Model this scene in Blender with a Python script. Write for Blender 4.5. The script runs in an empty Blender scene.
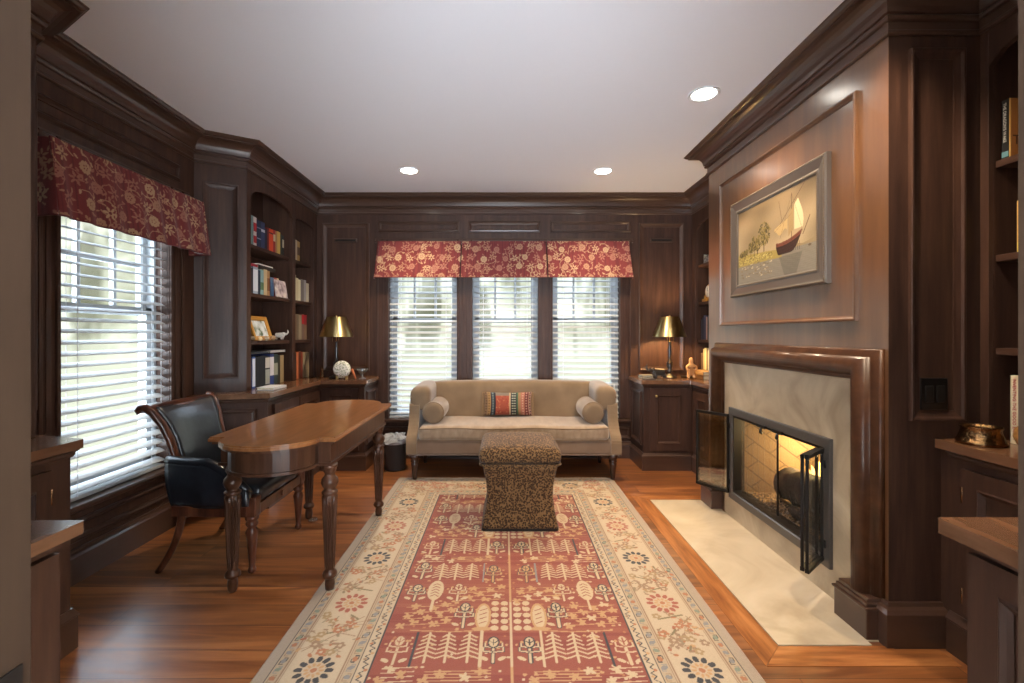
import bpy, bmesh, math, random
import numpy as np
from mathutils import Vector, Matrix
PI = math.pi
rnd = random.Random(7)
SC = bpy.context.scene
COL = SC.collection

# ------------------------------------------------------------------ camera, exposure, sky, daylight
cam_d = bpy.data.cameras.new('camera'); cam = bpy.data.objects.new('camera', cam_d); COL.objects.link(cam)
cam.location = (0, 0, 1.25); cam.rotation_euler = (PI/2, 0, 0)
cam_d.sensor_width = 36; cam_d.lens = 455/1024*36
cam_d.shift_x = 8/1024; cam_d.shift_y = -7.5/1024; cam_d.clip_start = .02
SC.camera = cam
SC.view_settings.view_transform = 'Standard'; SC.view_settings.look = 'None'
SC.view_settings.gamma = 1; SC.view_settings.use_curve_mapping = False
SC.view_settings.exposure = 1.0
SC.cycles.use_denoising = True
SC.cycles.max_bounces = 10; SC.cycles.diffuse_bounces = 6; SC.cycles.glossy_bounces = 4; SC.cycles.transparent_max_bounces = 16
SC.cycles.sample_clamp_indirect = 6

SKY, TREES, LAWN, FILL_SKY, FILL_GROUND = 4.5, .64, .50, 3.0, 16.0  # last two are made-up brightness behind the camera, used as room fill
wd = bpy.data.worlds.new('daylight'); SC.world = wd; wd.use_nodes = True
nt = wd.node_tree; nt.nodes.clear()
def N(t, kind, **kw):
    n = t.nodes.new(kind)
    for k, v in kw.items(): setattr(n, k, v)
    return n
def ramp(t, pts, fac=None, interp='LINEAR'):
    r = t.nodes.new('ShaderNodeValToRGB'); r.color_ramp.interpolation = interp
    el = r.color_ramp.elements
    while len(el) > 1: el.remove(el[-1])
    el[0].position = pts[0][0]; el[0].color = (*pts[0][1], 1)
    for p, c in pts[1:]:
        e = el.new(p); e.color = (*c, 1)
    if fac is not None: t.links.new(fac, r.inputs[0])
    return r
tc = N(nt, 'ShaderNodeTexCoord')
mp = N(nt, 'ShaderNodeMapping'); mp.inputs['Scale'].default_value = (1, 1, 1.3); nt.links.new(tc.outputs['Generated'], mp.inputs[0])
n1 = N(nt, 'ShaderNodeTexNoise'); n1.inputs['Scale'].default_value = 11; n1.inputs['Detail'].default_value = 6; nt.links.new(mp.outputs[0], n1.inputs['Vector'])
mp2 = N(nt, 'ShaderNodeMapping'); mp2.inputs['Scale'].default_value = (9, 9, 1.0); mp2.inputs['Rotation'].default_value = (.15, .1, 0); nt.links.new(tc.outputs['Generated'], mp2.inputs[0])
n2 = N(nt, 'ShaderNodeTexNoise'); n2.inputs['Scale'].default_value = 2.2; n2.inputs['Detail'].default_value = 3; nt.links.new(mp2.outputs[0], n2.inputs['Vector'])
fol = ramp(nt, [(.34, (.46*TREES, .47*TREES, .34*TREES)), (.5, (.80*TREES, .82*TREES, .66*TREES)), (.62, (1.25*TREES, 1.28*TREES, 1.1*TREES))], n1.outputs['Fac'])
trk = ramp(nt, [(.38, (.45, .45, .42)), (.46, (1, 1, 1)), (.58, (1, 1, 1)), (.66, (1.35, 1.35, 1.3))], n2.outputs['Fac'])
mul = N(nt, 'ShaderNodeMixRGB', blend_type='MULTIPLY'); mul.inputs[0].default_value = 1
nt.links.new(fol.outputs[0], mul.inputs[1]); nt.links.new(trk.outputs[0], mul.inputs[2])
sx = N(nt, 'ShaderNodeSeparateXYZ'); nt.links.new(tc.outputs['Generated'], sx.inputs[0])
f1 = N(nt, 'ShaderNodeMapRange'); f1.inputs['From Min'].default_value = -.06; f1.inputs['From Max'].default_value = .0; nt.links.new(sx.outputs['Z'], f1.inputs[0])
f2 = N(nt, 'ShaderNodeMapRange'); f2.inputs['From Min'].default_value = .28; f2.inputs['From Max'].default_value = .42; nt.links.new(sx.outputs['Z'], f2.inputs[0])
m1 = N(nt, 'ShaderNodeMixRGB'); m1.inputs[1].default_value = (.98*LAWN, 1.0*LAWN, .80*LAWN, 1)
nt.links.new(f1.outputs[0], m1.inputs[0]); nt.links.new(mul.outputs[0], m1.inputs[2])
m2 = N(nt, 'ShaderNodeMixRGB'); m2.inputs[2].default_value = (.78*SKY, .9*SKY, 1.08*SKY, 1)
nt.links.new(f2.outputs[0], m2.inputs[0]); nt.links.new(m1.outputs[0], m2.inputs[1])
# added fill: bright sky and ground behind the camera light the room through the doorway
f3 = N(nt, 'ShaderNodeMapRange'); f3.inputs['From Min'].default_value = -.25; f3.inputs['From Max'].default_value = -.45; nt.links.new(sx.outputs['Y'], f3.inputs[0])
f4 = N(nt, 'ShaderNodeMapRange'); f4.inputs['From Min'].default_value = -.05; f4.inputs['From Max'].default_value = .0; nt.links.new(sx.outputs['Z'], f4.inputs[0])
m3 = N(nt, 'ShaderNodeMixRGB')
sg = N(nt, 'ShaderNodeMixRGB'); sg.inputs[1].default_value = (.88*FILL_GROUND, FILL_GROUND, 1.13*FILL_GROUND, 1); sg.inputs[2].default_value = (.94*FILL_SKY, .99*FILL_SKY, 1.07*FILL_SKY, 1)
nt.links.new(f4.outputs[0], sg.inputs[0]); nt.links.new(sg.outputs[0], m3.inputs[2])
nt.links.new(f3.outputs[0], m3.inputs[0]); nt.links.new(m2.outputs[0], m3.inputs[1])
bg = N(nt, 'ShaderNodeBackground'); nt.links.new(m3.outputs[0], bg.inputs[0])
wo = N(nt, 'ShaderNodeOutputWorld'); nt.links.new(bg.outputs[0], wo.inputs[0])

DOWNLIGHT_W, FIRE_W = 64, 14

# ------------------------------------------------------------------ materials
def S(r, g, b):
    f = lambda c: (c/255/12.92) if c/255 <= .04045 else ((c/255+.055)/1.055)**2.4
    return (f(r), f(g), f(b))
MAT = {}
def mat(name, col=(.5, .5, .5), rough=.5, metal=0, spec=.5, coat=0, emit=None, es=0, alpha=1, trans=0, sheen=0):
    if name in MAT: return MAT[name]
    m = bpy.data.materials.new(name); m.use_nodes = True
    b = m.node_tree.nodes['Principled BSDF']
    b.inputs['Base Color'].default_value = (*col, 1); b.inputs['Roughness'].default_value = rough
    b.inputs['Metallic'].default_value = metal; b.inputs['Specular IOR Level'].default_value = spec
    b.inputs['Coat Weight'].default_value = coat; b.inputs['Coat Roughness'].default_value = .12
    b.inputs['Sheen Weight'].default_value = sheen; b.inputs['Transmission Weight'].default_value = trans
    if emit: b.inputs['Emission Color'].default_value = (*emit, 1); b.inputs['Emission Strength'].default_value = es
    MAT[name] = m; return m
def bsdf(m): return m.node_tree.nodes['Principled BSDF']
def wood(name, dark, mid, light, scale, rough=.42, coat=.03, spec=.22):
    m = mat(name, mid, rough, coat=coat, spec=spec); t = m.node_tree; b = bsdf(m)
    tc = N(t, 'ShaderNodeTexCoord'); mp = N(t, 'ShaderNodeMapping'); mp.inputs['Scale'].default_value = scale
    t.links.new(tc.outputs['Object'], mp.inputs[0])
    a = N(t, 'ShaderNodeTexNoise'); a.inputs['Scale'].default_value = 1; a.inputs['Detail'].default_value = 7; a.inputs['Roughness'].default_value = .62; a.inputs['Distortion'].default_value = .12
    t.links.new(mp.outputs[0], a.inputs['Vector'])
    r = ramp(t, [(.3, dark), (.52, mid), (.72, light)], a.outputs['Fac']); t.links.new(r.outputs[0], b.inputs['Base Color'])
    return m
WD, WM, WL = S(54, 37, 30), S(68, 47, 38), S(82, 58, 46)
WV = wood('walnut_vertical', WD, WM, WL, (26, 26, 2.2))
WX = wood('walnut_along_x', WD, WM, WL, (2.2, 26, 26))
WY = wood('walnut_along_y', WD, WM, WL, (26, 2.2, 26))
WCT = wood('walnut_counter', S(90, 62, 44), S(112, 79, 57), S(130, 94, 69), (20, 3, 20), rough=.26, coat=.4)
WDESK = wood('cherry_desk_top', S(116, 74, 43), S(136, 89, 53), S(154, 104, 64), (30, 2.5, 30), rough=.28, coat=.35)
WDL = wood('desk_frame_wood', S(56, 35, 24), S(72, 46, 32), S(86, 56, 40), (28, 28, 3), rough=.33, coat=.2)
WCH = wood('chair_wood', S(48, 26, 18), S(84, 47, 32), S(108, 66, 46), (28, 28, 4), rough=.28, coat=.4)
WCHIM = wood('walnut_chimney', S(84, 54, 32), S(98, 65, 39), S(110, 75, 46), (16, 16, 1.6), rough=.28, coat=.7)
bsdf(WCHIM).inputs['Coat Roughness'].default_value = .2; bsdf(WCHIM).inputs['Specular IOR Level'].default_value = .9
WJ = wood('walnut_jamb', S(46, 34, 26), S(54, 40, 30), S(62, 46, 35), (18, 18, 1.6), rough=.5, coat=0)
WLEG = mat('ebonised_wood', S(46, 27, 22), .3, coat=.4)

def floor_mat():
    m = mat('oak_floor', rough=.3, coat=.18); t = m.node_tree; b = bsdf(m); L = t.links
    tc = N(t, 'ShaderNodeTexCoord')
    br = N(t, 'ShaderNodeTexBrick'); br.offset = .37; br.inputs['Scale'].default_value = 1
    br.inputs['Brick Width'].default_value = 1.7; br.inputs['Row Height'].default_value = .15; br.inputs['Mortar Size'].default_value = .0012
    br.inputs['Color1'].default_value = (0, 0, 0, 1); br.inputs['Color2'].default_value = (1, 1, 1, 1); br.inputs['Mortar'].default_value = (.5, .5, .5, 1); br.inputs['Bias'].default_value = 0
    L.new(tc.outputs['Object'], br.inputs['Vector'])
    mp = N(t, 'ShaderNodeMapping'); mp.inputs['Scale'].default_value = (1.1, 11, 1); L.new(tc.outputs['Object'], mp.inputs[0])
    vm = N(t, 'ShaderNodeVectorMath', operation='MULTIPLY_ADD'); vm.inputs[1].default_value = (13, 7, 0); L.new(br.outputs['Color'], vm.inputs[0]); L.new(mp.outputs[0], vm.inputs[2])
    n = N(t, 'ShaderNodeTexNoise'); n.inputs['Detail'].default_value = 7; n.inputs['Distortion'].default_value = 1.2; n.inputs['Scale'].default_value = 1.3; L.new(vm.outputs[0], n.inputs['Vector'])
    r = ramp(t, [(.28, S(98, 56, 30)), (.45, S(130, 79, 43)), (.58, S(152, 96, 54)), (.75, S(174, 116, 68))], n.outputs['Fac'])
    r2 = ramp(t, [(0, (.70, .67, .64)), (.5, (.92, .90, .88)), (1, (1.10, 1.08, 1.04))], br.outputs['Color'])
    mx = N(t, 'ShaderNodeMixRGB', blend_type='MULTIPLY'); mx.inputs[0].default_value = 1; L.new(r.outputs[0], mx.inputs[1]); L.new(r2.outputs[0], mx.inputs[2])
    mm = N(t, 'ShaderNodeMixRGB', blend_type='MIX'); mm.inputs[2].default_value = (*S(40, 22, 14), 1); L.new(br.outputs['Fac'], mm.inputs[0]); L.new(mx.outputs[0], mm.inputs[1])
    L.new(mm.outputs[0], b.inputs['Base Color'])
    rr = N(t, 'ShaderNodeMapRange'); rr.inputs['To Min'].default_value = .27; rr.inputs['To Max'].default_value = .45; L.new(n.outputs['Fac'], rr.inputs[0]); L.new(rr.outputs[0], b.inputs['Roughness'])
    bp = N(t, 'ShaderNodeBump'); bp.inputs['Strength'].default_value = .25; bp.inputs['Distance'].default_value = .003; bp.invert = True
    L.new(br.outputs['Fac'], bp.inputs['Height']); L.new(bp.outputs[0], b.inputs['Normal'])
    return m
FLOOR = floor_mat()
def noisy(name, pts, scale, rough=.8, detail=5, bump=0, coat=0, dist=0, sheen=0, vscale=(1, 1, 1), spec=.5):
    m = mat(name, pts[0][1], rough, coat=coat, sheen=sheen, spec=spec); t = m.node_tree; b = bsdf(m)
    tc = N(t, 'ShaderNodeTexCoord'); mp = N(t, 'ShaderNodeMapping'); mp.inputs['Scale'].default_value = vscale; t.links.new(tc.outputs['Object'], mp.inputs[0])
    n = N(t, 'ShaderNodeTexNoise'); n.inputs['Scale'].default_value = scale; n.inputs['Detail'].default_value = detail; n.inputs['Distortion'].default_value = dist
    t.links.new(mp.outputs[0], n.inputs['Vector'])
    r = ramp(t, pts, n.outputs['Fac']); t.links.new(r.outputs[0], b.inputs['Base Color'])
    if bump:
        bp = N(t, 'ShaderNodeBump'); bp.inputs['Strength'].default_value = bump; bp.inputs['Distance'].default_value = .01
        t.links.new(n.outputs['Fac'], bp.inputs['Height']); t.links.new(bp.outputs[0], b.inputs['Normal'])
    return m
STONE = noisy('limestone', [(.3, S(150, 132, 108)), (.5, S(178, 160, 134)), (.7, S(196, 180, 154))], 3.2, rough=.42, detail=8, dist=1.2)
HEARTH = noisy('limestone_hearth', [(.3, S(166, 150, 126)), (.5, S(184, 169, 145)), (.7, S(196, 182, 160))], 2.4, rough=.4, detail=7, dist=1.5)
CEIL = mat('ceiling_paint', S(234, 235, 240), .9)
PLAST = mat('hall_paint', S(226, 220, 208), .9)
WHITE = mat('white_trim', S(222, 226, 230), .5)
SLAT = mat('blind_slat', S(184, 186, 186), .5)
SASH = mat('sash_paint', S(172, 177, 182), .5)
VELVET = noisy('taupe_velvet', [(.3, S(116, 96, 74)), (.5, S(124, 103, 80)), (.7, S(132, 110, 86))], 7, rough=.85, sheen=.4, bump=.05, spec=.2)
VELSEAT = noisy('taupe_velvet_seat', [(.3, S(134, 113, 90)), (.5, S(148, 127, 104)), (.7, S(160, 140, 118))], 14, rough=.8, sheen=.6, bump=.06, vscale=(1.6, .5, 1), spec=.2)
LEATHER = noisy('black_leather', [(.3, S(22, 26, 32)), (.7, S(34, 39, 46))], 30, rough=.3, bump=.06, coat=.2)
IRON = mat('dark_iron', S(92, 89, 87), .42, metal=.6)
BLACKM = mat('black_metal', S(22, 21, 21), .45, metal=.4)
BRASS = mat('brushed_brass', S(206, 182, 124), .42, metal=1)
BRONZE = mat('bronze', S(150, 116, 84), .25, metal=1)
BLACK = mat('black_plastic', S(16, 15, 15), .35)
DARKF = mat('charcoal_plastic', S(48, 45, 44), .45)
PAGE = noisy('page_paper', [(.3, S(206, 194, 166)), (.7, S(226, 216, 192))], 60, rough=.9)
BRS = mat('brushed_brass_shade', S(204, 184, 130), .38, metal=1)
bsdf(BRS).inputs['Anisotropic'].default_value = .85; bsdf(BRS).inputs['Anisotropic Rotation'].default_value = .25
_t = N(BRS.node_tree, 'ShaderNodeTangent', direction_type='RADIAL', axis='Z'); BRS.node_tree.links.new(_t.outputs[0], bsdf(BRS).inputs['Tangent'])
GOLD = mat('gilt_wood', S(186, 136, 62), .35, metal=.35)
def glass(name, tint=(1, 1, 1), refl=.09, rough=.0):
    m = bpy.data.materials.new(name); m.use_nodes = True; t = m.node_tree; t.nodes.clear()
    a = N(t, 'ShaderNodeBsdfTransparent'); a.inputs[0].default_value = (*tint, 1)
    g = N(t, 'ShaderNodeBsdfGlossy'); g.inputs['Roughness'].default_value = rough
    x = N(t, 'ShaderNodeMixShader'); x.inputs[0].default_value = refl
    o = N(t, 'ShaderNodeOutputMaterial'); t.links.new(a.outputs[0], x.inputs[1]); t.links.new(g.outputs[0], x.inputs[2]); t.links.new(x.outputs[0], o.inputs[0])
    MAT[name] = m; return m
GLASS = glass('window_glass', (.96, .98, .98), .007)
FGLASS = glass('door_glass', (.95, .95, .93), .15, .02)
CGLASS = glass('clear_glass', (.85, .9, .9), .18, .02)
MESHC = mat('wire_mesh', S(84, 74, 64), .7, metal=.3); bsdf(MESHC).inputs['Alpha'].default_value = .56
MESHR = mat('wire_mesh_open', S(84, 74, 64), .7, metal=.3); bsdf(MESHR).inputs['Alpha'].default_value = .24
def colour_attr_mat(name, rough=.9, sheen=0, bump=0, bscale=400, spec=.3):
    m = mat(name, rough=rough, sheen=sheen, spec=spec); t = m.node_tree; b = bsdf(m)
    a = N(t, 'ShaderNodeAttribute'); a.attribute_name = 'dye'; t.links.new(a.outputs['Color'], b.inputs['Base Color'])
    if bump:
        tc = N(t, 'ShaderNodeTexCoord'); n = N(t, 'ShaderNodeTexNoise'); n.inputs['Scale'].default_value = bscale; n.inputs['Detail'].default_value = 2
        t.links.new(tc.outputs['Object'], n.inputs['Vector'])
        bp = N(t, 'ShaderNodeBump'); bp.inputs['Strength'].default_value = bump; bp.inputs['Distance'].default_value = .004
        t.links.new(n.outputs['Fac'], bp.inputs['Height']); t.links.new(bp.outputs[0], b.inputs['Normal'])
    return m
RUGM = colour_attr_mat('knotted_wool', .95, .15, .5, 300)
VALM = colour_attr_mat('printed_cotton', .85, .1, .2, 500)
PAINT = colour_attr_mat('oil_paint', .45, 0, .15, 120)
KILIM = colour_attr_mat('kilim_weave', .95, .1, .5, 350)
def leopard():
    m = mat('leopard_plush', rough=.9, sheen=.1, spec=.15); t = m.node_tree; b = bsdf(m); L = t.links
    tc = N(t, 'ShaderNodeTexCoord')
    nz = N(t, 'ShaderNodeTexNoise'); nz.inputs['Scale'].default_value = 45; L.new(tc.outputs['Object'], nz.inputs['Vector'])
    ad = N(t, 'ShaderNodeVectorMath', operation='MULTIPLY_ADD'); ad.inputs[1].default_value = (.005, .005, .005); L.new(nz.outputs['Color'], ad.inputs[0]); L.new(tc.outputs['Object'], ad.inputs[2])
    v = N(t, 'ShaderNodeTexVoronoi'); v.inputs['Scale'].default_value = 90; v.inputs['Randomness'].default_value = .85; L.new(ad.outputs[0], v.inputs['Vector'])
    r = ramp(t, [(.0, S(96, 68, 40)), (.14, S(88, 60, 35)), (.22, S(50, 35, 24)), (.46, S(53, 37, 25)), (.56, S(108, 81, 51)), (1, S(122, 94, 62))], v.outputs['Distance'])
    L.new(r.outputs[0], b.inputs['Base Color'])
    return m
LEO = leopard()

# ------------------------------------------------------------------ mesh builder
class MB:
    def __init__(s): s.v = []; s.f = []; s.m = []; s.sm = []
    def add(s, vs, fs, mi=0, smooth=False):
        o = len(s.v); s.v += [tuple(p) for p in vs]
        for f in fs: s.f.append([i+o for i in f]); s.m.append(mi); s.sm.append(smooth)
        return s
    def box(s, x0, x1, y0, y1, z0, z1, mi=0):
        x0, x1 = min(x0, x1), max(x0, x1); y0, y1 = min(y0, y1), max(y0, y1); z0, z1 = min(z0, z1), max(z0, z1)
        vs = [(x, y, z) for z in (z0, z1) for y in (y0, y1) for x in (x0, x1)]
        return s.add(vs, [(0, 2, 3, 1), (4, 5, 7, 6), (0, 1, 5, 4), (2, 6, 7, 3), (0, 4, 6, 2), (1, 3, 7, 5)], mi)
    def obox(s, c, ax, ay, az, hx, hy, hz, mi=0):
        c = Vector(c); ax, ay, az = [Vector(a).normalized() for a in (ax, ay, az)]
        vs = [c+ax*hx*i+ay*hy*j+az*hz*k for k in (-1, 1) for j in (-1, 1) for i in (-1, 1)]
        return s.add(vs, [(0, 2, 3, 1), (4, 5, 7, 6), (0, 1, 5, 4), (2, 6, 7, 3), (0, 4, 6, 2), (1, 3, 7, 5)], mi)
    def prism(s, pts, axis, a0, a1, mi=0, smooth=False):
        n = len(pts)
        def P(p, a): return {'x': (a, p[0], p[1]), 'y': (p[0], a, p[1]), 'z': (p[0], p[1], a)}[axis]
        vs = [P(p, a0) for p in pts]+[P(p, a1) for p in pts]
        s.add(vs, [list(range(n-1, -1, -1)), list(range(n, 2*n))], mi)
        return s.add(vs, [(i, (i+1) % n, n+(i+1) % n, n+i) for i in range(n)], mi, smooth)
    def lathe(s, prof, c, seg=20, axis='z', mi=0, flute=None, cap=True):
        cx, cy, cz = c; vs = []
        for k, (r, z) in enumerate(prof):
            for i in range(seg):
                a = 2*PI*i/seg; rr = r
                if flute and flute[0] <= z <= flute[1]: rr = r*(1-flute[3]*(.5-.5*math.cos(a*flute[2])))
                u, w = rr*math.cos(a), rr*math.sin(a)
                vs.append({'z': (cx+u, cy+w, cz+z), 'x': (cx+z, cy+u, cz+w), 'y': (cx+u, cy+z, cz+w)}[axis])
        fs = []
        for k in range(len(prof)-1):
            for i in range(seg):
                j = (i+1) % seg; fs.append((k*seg+i, k*seg+j, (k+1)*seg+j, (k+1)*seg+i))
        s.add(vs, fs, mi, True); n = len(prof)
        o = len(s.v)-len(vs)
        for ring in ((0,), (n-1,)) if cap else ():
            k = ring[0]
            if prof[k][0] > 1e-5: s.f.append([o+k*seg+i for i in range(seg)]); s.m.append(mi); s.sm.append(False)
        return s
    def tube(s, path, rad, seg=10, mi=0, flat=None):
        path = [Vector(p) for p in path]; n = len(path)
        rads = rad if isinstance(rad, (list, tuple)) else [rad]*n
        vs = []; up = None
        for i, p in enumerate(path):
            t = (path[min(i+1, n-1)]-path[max(i-1, 0)]).normalized()
            if up is None:
                up = Vector((0, 0, 1)) if abs(t.z) < .9 else Vector((0, 1, 0))
            a = t.cross(up).normalized(); b = a.cross(t).normalized(); up = b
            ra = rads[i]; rb = ra
            if isinstance(ra, tuple): ra, rb = ra
            for k in range(seg):
                an = 2*PI*k/seg; vs.append(p+a*ra*math.cos(an)+b*rb*math.sin(an))
        fs = [(k*seg+i, k*seg+(i+1) % seg, (k+1)*seg+(i+1) % seg, (k+1)*seg+i) for k in range(n-1) for i in range(seg)]
        o = len(s.v); s.add(vs, fs, mi, True)
        for k in (0, n-1): s.f.append([o+k*seg+i for i in range(seg)]); s.m.append(mi); s.sm.append(False)
        return s
    def sweep(s, prof, path, side=1, mi=0, smooth=False):
        """prof (d, z) closed outline; path list of (x, y); d grows to the LEFT of travel when side=1"""
        n = len(path); rings = []
        P = [Vector((p[0], p[1])) for p in path]
        for i in range(n):
            d0 = (P[i]-P[i-1]).normalized() if i > 0 else None
            d1 = (P[i+1]-P[i]).normalized() if i < n-1 else None
            if d0 is None: d0 = d1
            if d1 is None: d1 = d0
            n0 = Vector((-d0.y, d0.x)); n1 = Vector((-d1.y, d1.x)); m = (n0+n1).normalized(); m = m/max(.2, m.dot(n0))*side
            rings.append([(P[i].x+m.x*d, P[i].y+m.y*d, z) for d, z in prof])
        k = len(prof); vs = [v for r in rings for v in r]
        fs = [(i*k+j, i*k+(j+1) % k, (i+1)*k+(j+1) % k, (i+1)*k+j) for i in range(n-1) for j in range(k)]
        o = len(s.v); s.add(vs, fs, mi, smooth)
        for i in (0, n-1): s.f.append([o+i*k+j for j in range(k)]); s.m.append(mi); s.sm.append(False)
        return s
    def frame(s, o, ex, ey, w, h, prof, mi=0, n=None):
        """mitred rectangular moulding; prof (inset, out) closed outline"""
        o, ex, ey = Vector(o), Vector(ex), Vector(ey); n = Vector(n) if n else ex.cross(ey)
        cs = [((0, 0), (1, 1)), ((w, 0), (-1, 1)), ((w, h), (-1, -1)), ((0, h), (1, -1))]
        k = len(prof); vs = []
        for (a, b), (da, db) in cs:
            for i, q in prof: vs.append(o+ex*(a+da*i)+ey*(b+db*i)+n*q)
        return s.add(vs, [(c*k+j, c*k+(j+1) % k, ((c+1) % 4)*k+(j+1) % k, ((c+1) % 4)*k+j) for c in range(4) for j in range(k)], mi)
    def surf(s, fn, nu, nv, mi=0, smooth=True, wrapu=False):
        vs = [fn(i/(nu-1) if not wrapu else i/nu, j/(nv-1)) for j in range(nv) for i in range(nu)]
        fs = []
        for j in range(nv-1):
            for i in range(nu if wrapu else nu-1):
                k = (i+1) % nu; fs.append((j*nu+i, j*nu+k, (j+1)*nu+k, (j+1)*nu+i))
        return s.add(vs, fs, mi, smooth)
    def rbox(s, c, h, r, n=8, fn=None, mi=0):
        """rounded box, half sizes h, radius r, optional deform fn(p_local)->p_local"""
        c = Vector(c); h = Vector(h); r = min(r, *h)
        def S_(t):  # concentrate samples at the edges
            return math.copysign(abs(math.sin(t*PI/2))**1.0, t)
        for ax in range(3):
            for sg in (-1, 1):
                vs = []
                for j in range(n+1):
                    for i in range(n+1):
                        q = [0, 0, 0]; q[ax] = sg; q[(ax+1) % 3] = S_(2*i/n-1); q[(ax+2) % 3] = S_(2*j/n-1)
                        p = Vector((q[0]*h.x, q[1]*h.y, q[2]*h.z))
                        inn = Vector([max(-(h[k]-r), min(h[k]-r, p[k])) for k in range(3)])
                        d = p-inn; p2 = inn+d.normalized()*r if d.length > 1e-9 else p
                        if fn: p2 = Vector(fn(p2))
                        vs.append(c+p2)
                s.add(vs, [(j*(n+1)+i, j*(n+1)+i+1, (j+1)*(n+1)+i+1, (j+1)*(n+1)+i) for j in range(n) for i in range(n)], mi, True)
        return s
    def build(s, name, mats, parent=None, origin=None, bev=0, weld=False, solid=0, subd=0):
        if not isinstance(mats, (list, tuple)): mats = [mats]
        off = Vector((0, 0, 0)); q = parent
        while q: off += q.location; q = q.parent
        if origin is not None: off = Vector(origin)
        me = bpy.data.meshes.new(name); bm = bmesh.new()
        V = [bm.verts.new(Vector(p)-off) for p in s.v]
        for f, mi, sm in zip(s.f, s.m, s.sm):
            try:
                x = bm.faces.new([V[i] for i in f]); x.material_index = mi; x.smooth = sm
            except ValueError: pass
        if weld: bmesh.ops.remove_doubles(bm, verts=bm.verts, dist=1e-5)
        bmesh.ops.recalc_face_normals(bm, faces=bm.faces)
        bm.to_mesh(me); bm.free()
        for m in mats: me.materials.append(m)
        o = bpy.data.objects.new(name, me); COL.objects.link(o)
        if parent: o.parent = parent
        elif origin is not None: o.location = origin
        if solid: d = o.modifiers.new('thickness', 'SOLIDIFY'); d.thickness = solid; d.offset = 0
        if bev: d = o.modifiers.new('edge', 'BEVEL'); d.width = bev; d.segments = 2; d.limit_method = 'ANGLE'; d.angle_limit = .7
        if subd: d = o.modifiers.new('smooth', 'SUBSURF'); d.levels = subd; d.render_levels = subd
        return o

LABELS = {}
def tag(o, label, cat, group=None):
    o['label'] = label; o['category'] = cat
    if group: o['group'] = group
    return o
def thing(name, loc, label, cat, group=None):
    o = bpy.data.objects.new(name, None); COL.objects.link(o); o.location = loc; o.empty_display_size = .05
    return tag(o, label, cat, group)
def struct(o):
    o['kind'] = 'structure'; return o
def copy_tree(o, parent=None):
    c = o.copy(); COL.objects.link(c)
    if parent: c.parent = parent
    for ch in list(o.children): copy_tree(ch, c)
    return c
def arc(cx, cy, r, a0, a1, n): return [(cx+r*math.cos(a0+(a1-a0)*i/n), cy+r*math.sin(a0+(a1-a0)*i/n)) for i in range(n+1)]
def bez(ps, n=16):
    out = []
    for i in range(n+1):
        q = [Vector(p) for p in ps]; t = i/n
        while len(q) > 1: q = [a.lerp(b, t) for a, b in zip(q, q[1:])]
        out.append(q[0])
    return out

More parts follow.
